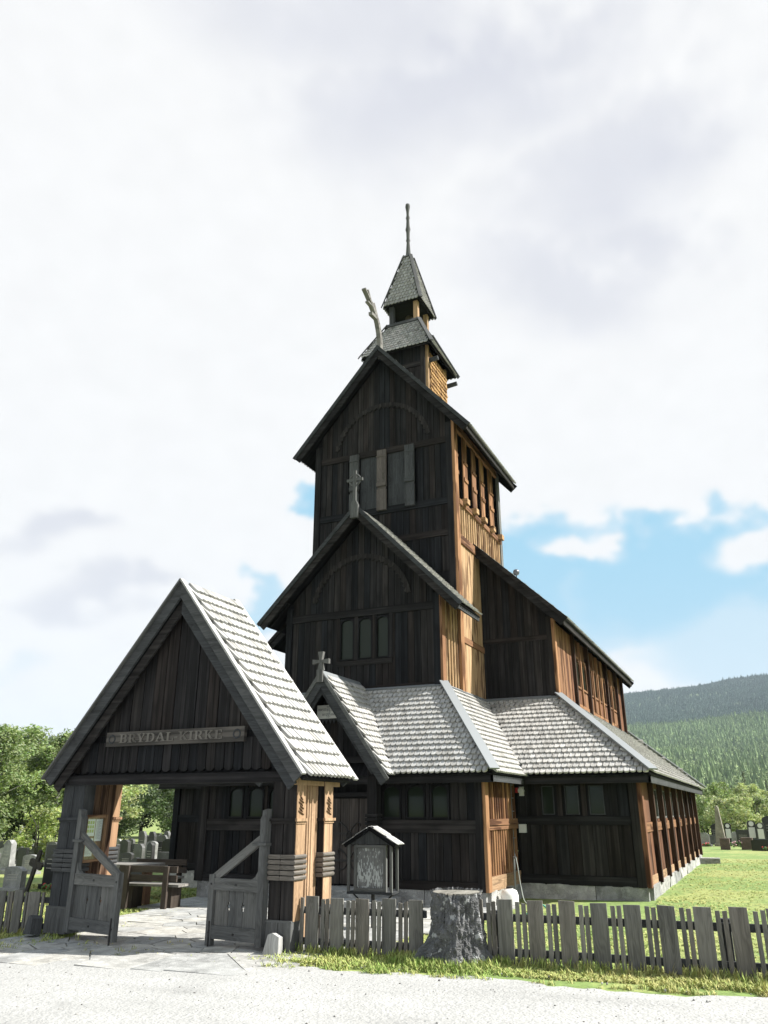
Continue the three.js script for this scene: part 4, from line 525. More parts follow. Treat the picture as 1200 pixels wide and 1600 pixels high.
// ---------------------------------------------------------------- display case on a post, in front of the church
{
  const s = thing('display_case', 'small roofed wooden display case with peeling paint on a post', 'display case', [-5.47, gy(-5.47), -11.5], 0.12);
  const peel = tex(256, 384, (u, v) => { const a = fbm(u * 18, v * 6, 5, 4, 18, 6), p = sstep(0.54, 0.6, fbm(u * 30, v * 12, 21, 4, 30, 12) + 0.12 * Math.sin(v * 6.28)); const c = 0.09 + 0.12 * a; return [lerp(c, 0.42, p), lerp(c * 1.02, 0.44, p), lerp(c * 1.03, 0.44, p)]; });
  for (const x of [-0.33, 0.33]) for (const z of [-0.15, 0.15]) mesh('upright', boxAt(x - 0.018, x + 0.018, 0.5, 1.2, z - 0.018, z + 0.018), greyed[0], s);
  mesh('panel', (() => { const g = new THREE.BoxGeometry(0.42, 0.56, 0.05); g.translate(0, 0.83, 0.1); return g; })(), M(C(1, 1, 1), { map: peel, roughness: 0.85 }), s);
  for (const [a, b, c, d] of [[-0.25, -0.205, 0.5, 1.13], [0.205, 0.25, 0.5, 1.13], [-0.205, 0.205, 0.5, 0.55], [-0.205, 0.205, 1.09, 1.13]]) mesh('frame', boxAt(a, b, c, d, 0.08, 0.15), greyed[0], s);
  mesh('base', boxAt(-0.35, 0.35, 0.47, 0.5, -0.17, 0.17), slateWood[1], s); mesh('gable_board', slab([[-0.34, 1.14], [0.34, 1.14], [0, 1.36]], 0.12, 0.145), slateWood[0], s); mesh('gable_board', slab([[-0.34, 1.14], [0.34, 1.14], [0, 1.36]], -0.15, -0.125), slateWood[0], s);
  for (const k of [1, -1]) { const sg = roofFace(s, 'roof', k > 0 ? [[0.41, 1.14, 0.18], [0.41, 1.14, -0.18], [0, 1.39, -0.18], [0, 1.39, 0.18]] : [[-0.41, 1.14, -0.18], [-0.41, 1.14, 0.18], [0, 1.39, 0.18], [0, 1.39, -0.18]], { sw: 0.09, sl: 0.12, single: () => true, t: 0.008, lift: 0.008 }); }
  mesh('post', rod([0, -0.15, 0], [0, 0.48, 0], 0.028), iron, s); for (const k of [1, -1]) mesh('strut', rod([0, 0.2, 0], [k * 0.32, 0.47, 0], 0.012), iron, s);
}
// ---------------------------------------------------------------- by the church wall: tap, hose, container, slab
{
  const t = thing('water_tap', 'standing water tap with a grey hose by the church corner', 'tap', [-4.52, gy(-4.5), -15.75]);
  mesh('standpipe', rod([0, -0.1, 0], [0, 0.78, 0], 0.02), zinc, t); mesh('tap', merged([rod([0, 0.76, 0], [0.06, 0.76, 0.06], 0.016), rod([0.03, 0.76, 0.03], [0.03, 0.83, 0.03], 0.008)]), zinc, t); mesh('hose', tube([[0.06, 0.75, 0.06], [0.1, 0.6, 0.12], [0.16, 0.3, 0.2], [0.3, 0.03, 0.4], [0.6, 0.02, 0.5]], 0.009), M(C(0.25, 0.28, 0.26), { roughness: 0.6 }), t);
  const g = mesh('garden_hose', tube([[0, 0.02, 0], [0.15, 0.12, 0], [0.3, 0.2, -0.05], [0.42, 0.12, 0], [0.4, 0.02, 0.15], [0.1, 0.015, 0.2], [-0.2, 0.015, 0.1]], 0.016, 40), M(C(0.1, 0.32, 0.24), { roughness: 0.5 }), scene, [-3.75, gy(-3.75), -13.4]); info(g, 'green hose lying on the lawn below the aisle windows', 'hose');
  const c = thing('water_container', 'white rounded container with a dark lid at the church corner', 'container', [-4.45, gy(-4.45), -15.1]); mesh('tank', new THREE.LatheGeometry([[0.01, 0], [0.15, 0], [0.16, 0.03], [0.16, 0.17], [0.13, 0.25], [0.06, 0.28], [0.01, 0.28]].map(([a, b]) => new THREE.Vector2(a, b)), 20), M(C(0.7, 0.7, 0.68), { roughness: 0.45 }), c); mesh('lid', rod([0.0, 0.275, 0], [0, 0.31, 0], 0.05, 0.06, 14), iron, c);
  const sl = mesh('concrete_block', (() => { const g = new THREE.BoxGeometry(0.72, 0.17, 0.5); g.translate(0, 0.085, 0); return g; })(), rock, scene, [-1.95, gy(-1.95) - 0.02, -29.0], 0.05); info(sl, 'low concrete block beside the far end of the foundation', 'block');
}
// ---------------------------------------------------------------- picnic table and benches seen through the gate
{
  const dark = wood(0.085, 0.07, 0.06), topm = wood(0.3, 0.29, 0.275);
  const t = thing('picnic_table', 'heavy wooden table with a pale worn top seen through the gate', 'table', [-11.75, gy(-11.9), -13.15], 0.1);
  for (let k = 0; k < 4; k++) mesh('plank', boxAt(-0.75, 0.75, 0.68, 0.73, -0.36 + k * 0.18, -0.19 + k * 0.18), topm, t); for (const x of [-0.6, 0.6]) mesh('leg', merged([boxAt(x - 0.06, x + 0.06, 0, 0.6, -0.09, 0.09, false), boxAt(x - 0.06, x + 0.06, 0.6, 0.68, -0.3, 0.3, false)]), wood(0.17, 0.1, 0.065), t); mesh('stretcher', boxAt(-0.54, 0.54, 0.25, 0.33, -0.03, 0.03), dark, t);
  const bench = (label, x, z, ry) => { const b = thing('bench', label, 'bench', [x, gy(x), z], ry, 'benches at the wooden table'); for (let k = 0; k < 2; k++) mesh('seat_plank', boxAt(-0.62, 0.62, 0.38, 0.42, -0.2 + k * 0.2, -0.01 + k * 0.2), topm, b); for (const y of [0.47, 0.62]) mesh('back_rail', boxAt(-0.62, 0.62, y, y + 0.11, 0.24, 0.28), dark, b); for (const q of [-0.42, 0.42]) { mesh('leg', boxAt(q - 0.05, q + 0.05, 0, 0.38, -0.16, 0.16, false), dark, b); mesh('back_post', boxAt(q - 0.05, q + 0.05, 0, 0.73, 0.281, 0.34, false), dark, b); } };
  bench('dark wooden bench with two back rails on the near side of the table', -10.55, -12.75, 0.1); bench('dark wooden bench on the far side of the pale table', -11.9, -14.3, 0.1 + Math.PI);
}
// ---------------------------------------------------------------- graves
{
  const gran = (c, rough = 0.6) => M(C(c, c * 1.01, c * 1.02), { map: stoneMap, roughness: rough }), lightG = gran(0.42, 0.9), midG = gran(0.17), darkG = gran(0.065, 0.45), blackG = M(C(0.018, 0.019, 0.02), { roughness: 0.25 }), brownG = M(C(0.2, 0.14, 0.12), { map: stoneMap, roughness: 0.8 }), white = M(C(0.62, 0.62, 0.6), { roughness: 0.7 });
  const shapes = {
    round: (w, h) => { const p = [[-w / 2, 0], [w / 2, 0], [w / 2, h * 0.86]]; for (let k = 1; k < 8; k++) { const a = (k / 8) * Math.PI; p.push([Math.cos(a) * w / 2, h * 0.86 + Math.sin(a) * h * 0.14]); } p.push([-w / 2, h * 0.86]); return p; },
    shoulder: (w, h) => [[-w / 2, 0], [w / 2, 0], [w / 2, h * 0.8], [w * 0.4, h * 0.9], [w * 0.2, h], [-w * 0.35, h], [-w / 2, h * 0.93]],
    gable: (w, h) => [[-w / 2, 0], [w / 2, 0], [w * 0.42, h * 0.88], [w * 0.12, h], [-w * 0.12, h], [-w * 0.42, h * 0.88]],
    slab: (w, h) => [[-w / 2, 0], [w / 2, 0], [w / 2, h * 0.97], [w * 0.47, h], [-w * 0.47, h], [-w / 2, h * 0.97]],
    wave: (w, h) => { const p = [[-w / 2, 0], [w / 2, 0]]; for (let k = 0; k <= 10; k++) { const t = 1 - k / 10; p.push([(t - 0.5) * w, h * (0.62 + 0.38 * Math.sin(Math.PI * Math.min(1, t * 1.25)))]); } return p; },
    slant: (w, h) => [[-w / 2, 0], [w / 2, 0], [w / 2, h * 0.8], [w * 0.3, h], [-w / 2, h * 0.98]],
    obelisk: (w, h) => [[-w / 2, 0], [w / 2, 0], [w * 0.16, h * 0.95], [w * 0.0, h], [-w * 0.16, h * 0.95]],
  };
  const inscription = M(C(0.34, 0.33, 0.3), { roughness: 0.7 });
  const grave = (label, x, z, w, h, kind, mat, { d = 0.13, base = true, group, panel = false, cut = true } = {}) => {
    const g = thing('gravestone', label, 'gravestone', [x, gy(x) - 0.01, z], 0.12 * Math.sin(x * 7), group), bh = base ? Math.min(0.12, h * 0.15) : 0;
    if (base) mesh('plinth', boxAt(-w * 0.62, w * 0.62, -0.08, bh, -d * 0.9, d * 0.9), mat, g);
    const st = mesh('stone', slab(shapes[kind](w, h - bh), -d / 2, d / 2), mat, g, [0, bh, 0]);
    if (panel) { const m = new THREE.CircleGeometry(w * 0.3, 16); mesh('medallion', m, white, g, [0, h * 0.86, d / 2 + 0.004]); mesh('name_plate', boxAt(-w * 0.36, w * 0.36, h * 0.3, h * 0.72, d / 2 + 0.001, d / 2 + 0.008), white, g); }
    else if (cut && h > 0.5) { const L = []; for (let k = 0; k < 3; k++) { let u = -w * 0.3; const y = h * (0.66 - k * 0.1); while (u < w * 0.28) { const q = 0.012 + 0.03 * R(); L.push(boxAt(u, Math.min(u + q, w * 0.3), y, y + 0.02, d / 2 + 0.0005, d / 2 + 0.003)); u += q + 0.012; } } mesh('worn_inscription', merged(L), inscription, g).userData.kind = 'stuff'; }
    return g;
  };
  const far = 'gravestones seen through the gate';
  grave('pale grey gravestone with one rounded shoulder above the left fence', -16.1, -14.5, 0.52, 0.52, 'shoulder', lightG, { d: 0.16 });
  grave('tall pale gravestone with gabled head at the left picture edge', -20.6, -18.2, 0.34, 0.92, 'gable', lightG, { d: 0.2 });
  grave('tall polished black gravestone beside the left gate post', -15.7, -15.2, 0.38, 0.98, 'slab', blackG, { d: 0.16 });
  grave('wide pale gravestone behind the leaning cross', -20, -18.5, 0.62, 0.52, 'round', lightG); grave('dark wide gravestone with pale edges behind the leaning cross', -22.8, -21, 0.58, 0.62, 'slab', midG); grave('small dark gravestone beside the tall gabled one', -23.9, -21.3, 0.34, 0.5, 'round', darkG); grave('narrow dark gravestone at the very left edge above the fence', -16.75, -14.3, 0.16, 0.6, 'slab', midG);
  grave('dark lettered gravestone left of centre in the gate opening', -20.8, -24, 0.5, 0.62, 'slab', darkG, { group: far }); grave('tall slim gravestone behind the dark lettered one', -22, -25.6, 0.3, 1.0, 'shoulder', midG, { group: far }); grave('tall dark gravestone with rounded shoulder in mid opening', -21.1, -25.1, 0.26, 1.0, 'shoulder', darkG, { group: far });
  grave('slim pointed dark gravestone behind the table', -18.1, -21.5, 0.28, 0.78, 'gable', darkG, { group: far }); grave('wide dark gravestone right of the slim pointed one', -20.7, -25.3, 0.66, 0.66, 'slab', darkG, { group: far }); grave('low square gravestone just above the bench rails', -17.7, -21.7, 0.44, 0.5, 'slab', midG, { group: far }); grave('narrow reddish gravestone by the church wall', -19.6, -24.5, 0.2, 0.6, 'slab', brownG, { group: far });
  grave('pale rectangular tablet on dark legs far in the gate opening', -22.4, -28, 0.46, 0.82, 'slab', lightG, { group: far }); grave('round-headed dark gravestone by the left rear post', -17.8, -20.1, 0.4, 0.56, 'round', darkG, { group: far }); grave('low wavy dark gravestone behind the table', -17.1, -19.8, 0.58, 0.44, 'wave', darkG, { group: far }); grave('rounded grey gravestone far left in the gate opening', -23, -26.1, 0.32, 0.7, 'round', midG, { group: far }); grave('pale rounded gravestone next to the lit rear post', -21.2, -23.7, 0.26, 0.68, 'round', lightG, { group: far }); grave('slim grey gravestone second from the church wall', -22.7, -27.9, 0.28, 0.94, 'shoulder', midG, { group: far }); grave('thin grey gravestone far back in mid opening', -23, -27.7, 0.2, 0.78, 'slab', midG, { group: far });
  // smaller stones further off on the left
  const Q = rng(515); for (let k = 0; k < 26; k++) { const az = (k < 12 ? lerp(-49.5, -45.5, (k + 0.5) / 12) : lerp(-43, -38.2, (k - 11.5) / 14)) + 0.25 * (Q() - 0.5), d = lerp(28, 40, (k * 0.618) % 1); grave('small distant gravestone among the rows under the left trees', Math.sin(az / 57.3) * d, -Math.cos(az / 57.3) * d, lerp(0.3, 0.62, Q()), lerp(0.5, 0.9, Q()), ['round', 'slab', 'shoulder', 'gable'][k % 4], [midG, darkG, lightG, darkG, midG, blackG][k % 6], { group: 'distant rows of gravestones on the left', cut: false }); }
  // right-hand graves
  grave('pale gravestone with slanted top beside the aisle corner', -3.0, -42.8, 0.66, 0.6, 'slant', lightG, { d: 0.2 }); grave('small black gravestone left of the obelisk', -2.6, -46.5, 0.4, 0.95, 'gable', blackG);
  const ob = grave('tall tapering pale stone obelisk on the right lawn', -2.2, -43.1, 0.46, 1.8, 'obelisk', M(C(0.4, 0.36, 0.31), { map: stoneMap, roughness: 0.9 }), { d: 0.34, cut: false });
  grave('slim dark gravestone with white medallion right of the obelisk', -1.9, -45, 0.32, 1.0, 'round', blackG, { panel: true }); grave('left of the twin dark gravestones with white medallions', -0.8, -43.8, 0.38, 1.12, 'round', darkG, { panel: true }); grave('right of the twin dark gravestones with white medallions', -0.42, -43.6, 0.36, 1.02, 'round', darkG, { panel: true }); grave('large black gravestone at the right picture edge', 0.05, -45.6, 0.72, 1.3, 'round', blackG);
  grave('brown low block gravestone, left one of the pair with flowers between', -1.85, -39.1, 0.38, 0.46, 'slab', brownG, { d: 0.3, base: false }); grave('brown low block gravestone, right one of the pair with flowers between', -0.98, -39.1, 0.46, 0.48, 'slab', brownG, { d: 0.3, base: false }); grave('dark rectangular gravestone behind the brown blocks', -1.2, -42.8, 0.56, 0.72, 'slab', darkG); grave('low arched black gravestone with red flowers in front', -0.25, -38.2, 1.1, 0.44, 'round', blackG, { base: false }); grave('pale pointed gravestone between obelisk and dark slab', -1.6, -44.2, 0.36, 0.6, 'gable', lightG); grave('pale weathered low gravestone wall left of the obelisk', -2.75, -45.2, 0.8, 0.42, 'slab', midG, { base: false });
  // leaning cross
  const c = thing('grave_cross', 'dark leaning wooden cross with rounded arms above the left fence', 'cross', [-15.57, gy(-15.5), -14.4]); const cg = merged([slab([[-0.035, -0.1], [0.035, -0.1], [0.05, 0.86], [0.02, 0.92], [-0.03, 0.92], [-0.05, 0.86]], -0.03, 0.03), slab([[-0.2, 0.56], [-0.17, 0.53], [0.17, 0.53], [0.2, 0.56], [0.2, 0.66], [0.17, 0.69], [-0.17, 0.69], [-0.2, 0.66]], -0.026, 0.026, true)]); mesh('cross_beams', cg, wood(0.075, 0.07, 0.068), c).rotation.z = -0.3;
  const wc = thing('grave_cross', 'small slim white cross before the dark trees on the left', 'cross', [-26.5, gy(-26), -23.8]); mesh('cross_beams', merged([boxAt(-0.05, 0.05, 0, 1.15, -0.05, 0.05), boxAt(-0.2, 0.2, 0.75, 0.85, -0.045, 0.045)]), lightG, wc);
  // flowers
  const petals = (n, r, h) => { const L = []; for (let k = 0; k < n; k++) { const g = new THREE.IcosahedronGeometry(0.03 + 0.015 * R(), 0); g.translate(rr(-r, r), rr(h * 0.4, h), rr(-r * 0.6, r * 0.6)); L.push(g); } return merged(L); };
  for (const [x, z, r, h, col, label] of [[-15.35, -14.75, 0.12, 0.16, [0.5, 0.02, 0.02], 'red flowers at the foot of the tall black gravestone'], [-0.15, -37.9, 0.25, 0.16, [0.55, 0.06, 0.05], 'red flowers before the low arched black gravestone'], [-1.42, -38.9, 0.24, 0.36, [0.52, 0.3, 0.34], 'pink and white flowers between the brown blocks'], [-2.85, -42.5, 0.15, 0.14, [0.6, 0.12, 0.12], 'red flowers before the slanted pale gravestone']]) { const f = thing('grave_flowers', label, 'flowers', [x, gy(x), z]); mesh('leaves', petals(22, r, h * 0.8), M(C(0.07, 0.12, 0.03)), f); mesh('blooms', petals(11, r, h * 1.0), M(C(...col)), f); }
}
// ---------------------------------------------------------------- ground, road, paving
{
  const grass2 = tex(1024, 1024, (u, v) => { const a = fbm(u * 5, v * 5, 3, 5, 5, 5), b = fbm(u * 60, v * 60, 7, 3, 60, 60), c = noise3(u * 380, v * 380, 2, 380, 380), y = sstep(0.42, 0.72, a + (b - 0.5) * 0.4); const k = 0.78 + 0.5 * (b - 0.5) + 0.45 * (c - 0.5); return [k * lerp(0.185, 0.28, y), k * lerp(0.27, 0.32, y), k * lerp(0.07, 0.1, y)]; }, true, [0.16, 0.16]);
  const xs = [], zs = []; for (let i = -70; i <= 70; i++) { const t = i / 70; xs.push(-4 + Math.sign(t) * (Math.abs(t) * 26 + Math.pow(Math.abs(t), 5) * 4200)); zs.push(-12 + Math.sign(t) * (Math.abs(t) * 40 + Math.pow(Math.abs(t), 5) * 4200)); }
  const pos = [], uv = [], idx = [], N = xs.length; for (const z of zs) for (const x of xs) { const bump = Math.abs(x) < 60 && Math.abs(z) < 80 ? (fbm(x * 0.7, z * 0.7, 5, 3) - 0.5) * 0.035 : 0; pos.push(x, gy(x) + bump - 0.012, z); uv.push(x, z); }
  for (let j = 0; j < N - 1; j++) for (let i = 0; i < N - 1; i++) { const k = j * N + i; idx.push(k, k + N, k + 1, k + 1, k + N, k + N + 1); }
  const g = new THREE.BufferGeometry(); g.setAttribute('position', new THREE.Float32BufferAttribute(pos, 3)); g.setAttribute('uv', new THREE.Float32BufferAttribute(uv, 2)); g.setIndex(idx); g.computeVertexNormals(); structure('lawn', g, M(C(1, 1, 1), { map: grass2, roughness: 1 }));
  // gravel road in front, ragged towards the grass
  const edge = (x) => -8.45 - 0.055 * (x + 4.5) + (x < -7 ? (x + 7) * -0.16 : 0) + (fbm(x * 1.1, 1, 1, 4) - 0.5) * 0.7 + (noise3(x * 7, 2, 2) - 0.5) * 0.12;
  const sh = []; for (let x = 60; x >= -60; x -= Math.abs(x + 4) < 12 ? 0.07 : 1.5) sh.push([x, -Math.max(-9.05, Math.min(-7.3, edge(x)))]); 
  const rp = [], ru = [], ri = []; sh.forEach(([x, z], i) => { for (let k = 0; k <= 6; k++) { const t = k / 6, zz = lerp(-z, 9, t * t); rp.push(x, gy(x) + 0.012 - (k ? 0 : 0.014) , zz); ru.push(x, zz); } if (i) for (let k = 0; k < 6; k++) { const a = (i - 1) * 7 + k, b = i * 7 + k; ri.push(a, b, a + 1, a + 1, b, b + 1); } });
  const gravel = tex(1024, 1024, (u, v) => { const a = fbm(u * 4, v * 4, 9, 5, 4, 4), b = noise3(u * 300, v * 300, 4, 300, 300), c = noise3(u * 120, v * 120, 6, 120, 120), s = sstep(0.55, 0.75, fbm(u * 9, v * 9, 33, 4, 9, 9)); const tr = fbm(u * 2, v * 16, 44, 4, 2, 16), k = 0.318 + 0.1 * (a - 0.5) + 0.045 * (b - 0.5) + 0.03 * (c - 0.5) - 0.03 * s + 0.1 * (tr - 0.5); return [k, k, k * 0.975]; }, true, [0.19, 0.19]);
  const gravelBump = tex(512, 512, (u, v) => 0.5 * noise3(u * 120, v * 120, 4, 120, 120) + 0.5 * noise3(u * 50, v * 50, 8, 50, 50), false, [0.6, 0.6]);
  const rg = new THREE.BufferGeometry(); rg.setAttribute('position', new THREE.Float32BufferAttribute(rp, 3)); rg.setAttribute('uv', new THREE.Float32BufferAttribute(ru, 2)); rg.setIndex(ri); rg.computeVertexNormals(); structure('road', rg, M(C(1, 1, 1), { map: gravel, bumpMap: gravelBump, bumpScale: 0.012, roughness: 0.95 }));
  // flagstones from the gate to the church door: cells cut from one another
  const poly = [[-9.15, -8.15], [-5.75, -8.45], [-5.72, -10.3], [-5.2, -11.6], [-5.0, -14.2], [-10.3, -14.2], [-10.1, -13.5], [-8.9, -10.1], [-9.0, -9.4]];
  const inside = (x, z) => { let c = false; for (let i = 0, j = poly.length - 1; i < poly.length; j = i++) { const [a, b] = poly[i], [d, e] = poly[j]; if ((b > z) !== (e > z) && x < (d - a) * (z - b) / (e - b) + a) c = !c; } return c; };
  const seeds = []; for (let t = 0; t < 6000 && seeds.length < 150; t++) { const x = rr(-10.4, -5), z = rr(-14.3, -8.1); if (inside(x, z) && seeds.every(([a, b]) => Math.hypot(a - x, b - z) > 0.36)) seeds.push([x, z]); }
  const bed = slab(poly.map(([x, z]) => [x, -z]), -0.02, 0); bed.rotateX(-Math.PI / 2); { const P = bed.attributes.position; for (let i = 0; i < P.count; i++) P.setY(i, P.getY(i) + gy(P.getX(i))); }
  const path = structure('path', bed, M(C(0.34, 0.32, 0.27), { roughness: 1, map: stoneMap })); path.position.y = 0.004;
  const flag = [M(C(0.56, 0.555, 0.54), { map: stoneMap, bumpMap: stoneBump, bumpScale: 0.01, roughness: 0.9 }), M(C(0.5, 0.505, 0.505), { map: stoneMap, bumpMap: stoneBump, bumpScale: 0.01, roughness: 0.9 }), M(C(0.62, 0.605, 0.57), { map: stoneMap, bumpMap: stoneBump, bumpScale: 0.01, roughness: 0.9 })];
  seeds.forEach(([x, z], i) => {
    let c = [[-0.8, -0.8], [0.8, -0.8], [0.8, 0.8], [-0.8, 0.8]];
    seeds.forEach(([a, b], j) => { if (i === j) return; const dx = a - x, dy = b - z, L = Math.hypot(dx, dy); if (L > 1.7) return; const nx = dx / L, ny = dy / L, m = L / 2 - 0.009, o = []; for (let k = 0; k < c.length; k++) { const p = c[k], q = c[(k + 1) % c.length], dp = p[0] * nx + p[1] * ny - m, dq = q[0] * nx + q[1] * ny - m; if (dp <= 0) o.push(p); if (dp * dq < 0) { const t = dp / (dp - dq); o.push([lerp(p[0], q[0], t), lerp(p[1], q[1], t)]); } } c = o; });
    if (c.length < 3) return; c = c.map(([p, q]) => [p, -q]); const s = slab(c, -0.03, 0.01 + rr(0, 0.008)); s.rotateX(-Math.PI / 2); const m = mesh('flagstone', s, pick(flag), path, [x, gy(x), z]); m.rotation.z = rr(-0.01, 0.01);
  });
}
// ---------------------------------------------------------------- grass blades and pebbles
{
  const blade = (() => { const p = [], n = [], c = []; for (let k = 0; k < 6; k++) { const a = R() * 6.28, w = 0.005, h = rr(0.6, 1), bx = rr(-0.03, 0.03), bz = rr(-0.03, 0.03), lx = Math.cos(a) * 0.5 * h, lz = Math.sin(a) * 0.5 * h, px = -Math.sin(a) * w, pz = Math.cos(a) * w; p.push(bx - px, 0, bz - pz, bx + px, 0, bz + pz, bx + lx * 0.03, h * 0.6, bz + lz * 0.03, bx - px, 0, bz - pz, bx + lx * 0.03, h * 0.6, bz + lz * 0.03, bx + lx * 0.03 - px, h * 0.58, bz + lz * 0.03 - pz, bx + lx * 0.03 - px, h * 0.58, bz + lz * 0.03 - pz, bx + lx * 0.03 + px, h * 0.6, bz + lz * 0.03 + pz, bx + lx * 0.09, h, bz + lz * 0.09); } const g = new THREE.BufferGeometry(); g.setAttribute('position', new THREE.Float32BufferAttribute(p, 3)); g.computeVertexNormals(); return g; })();
  const G = rng(77), q = (a, b) => a + (b - a) * G(), spots = [];
  const onPath = (x, z) => x > -9.1 && x < -5.7 && z > -10.3 && z < -8.1 || (x > -10 && x < -5.1 && z < -10 && x > -8.9 + (z + 10) * 0.33);
  for (let k = 0; k < 26000; k++) { const x = q(-14, 5), z = q(-9.5, -8.35 - 0.055 * (x + 4.5)), e = -8.45 - 0.055 * (x + 4.5) + (x < -7 ? (x + 7) * -0.16 : 0); if (onPath(x, z) && G() > 0.03) continue; const n = fbm(x * 2, z * 2, 4, 3); if (z > e - 0.22 && n < 0.48 + 0.3 * G()) continue; spots.push([x, z, q(0.02, 0.06) * (0.4 + 1.2 * n) * (G() < 0.06 ? 2 : 1)]); }
  for (let k = 0; k < 1500; k++) { const x = q(-12, 4), z = q(-9.45, -9.25); if (!onPath(x, z)) spots.push([x, z, q(0.08, 0.16)]); }
  for (let k = 0; k < 22000; k++) { const t = Math.pow(G(), 2.4), x = q(-6, 6), z = -9.5 - t * 22; if (x < -2.1 && z < -14.4 || onPath(x, z)) continue; spots.push([x, z, q(0.014, 0.034)]); }
  for (let k = 0; k < 9000; k++) { const x = q(-17, -8.9), z = q(-17, -9.5); if (onPath(x, z) || x > -11 && z < -14.3) continue; spots.push([x, z, q(0.025, 0.05)]); }
  for (let k = 0; k < 1400; k++) { const a = q(0, 6.28), r = 0.34 + 0.35 * G(); spots.push([-3.5 + Math.cos(a) * r, -9.3 + Math.sin(a) * r * 0.8, q(0.05, 0.13)]); }
  const I = new THREE.InstancedMesh(blade, M(C(1, 1, 1), { roughness: 0.9, side: THREE.DoubleSide }), spots.length), o = new THREE.Object3D(), col = new THREE.Color(); I.name = 'grass';
  spots.forEach(([x, z, h], i) => { o.position.set(x, gy(x) - 0.012, z); o.rotation.set(0, G() * 6.28, 0); const s = h * 1.0; o.scale.set(1.1, s, 1.1); o.updateMatrix(); I.setMatrixAt(i, o.matrix); const y = 0.15 + fbm(x * 0.9, z * 0.9, 2, 3) + q(-0.35, 0.35), k = q(0.75, 1.25); col.setRGB(k * lerp(0.19, 0.42, y), k * lerp(0.3, 0.39, y), k * lerp(0.06, 0.15, y)); I.setColorAt(i, col); });
  I.castShadow = I.receiveShadow = true; I.userData = { kind: 'stuff', label: 'short grass along the fence and on the lawn', category: 'grass' }; scene.add(I);
  const peb = new THREE.IcosahedronGeometry(1, 0), n = 1100, J = new THREE.InstancedMesh(peb, M(C(1, 1, 1), { roughness: 0.9 }), n); J.name = 'gravel'; for (let i = 0; i < n; i++) { const x = q(-11, 2), z = q(-8.9, -5.8); o.position.set(x, gy(x) + 0.012, z); o.rotation.set(G() * 6, G() * 6, G() * 6); const s = 0.004 + 0.012 * Math.pow(G(), 4); o.scale.set(s, s * 0.7, s); o.updateMatrix(); J.setMatrixAt(i, o.matrix); const k = q(0.12, 0.4); col.setRGB(k, k * 0.98, k * 0.94); J.setColorAt(i, col); } J.castShadow = J.receiveShadow = true; J.userData = { kind: 'stuff', label: 'loose stones on the gravel road', category: 'gravel' }; scene.add(J);
}
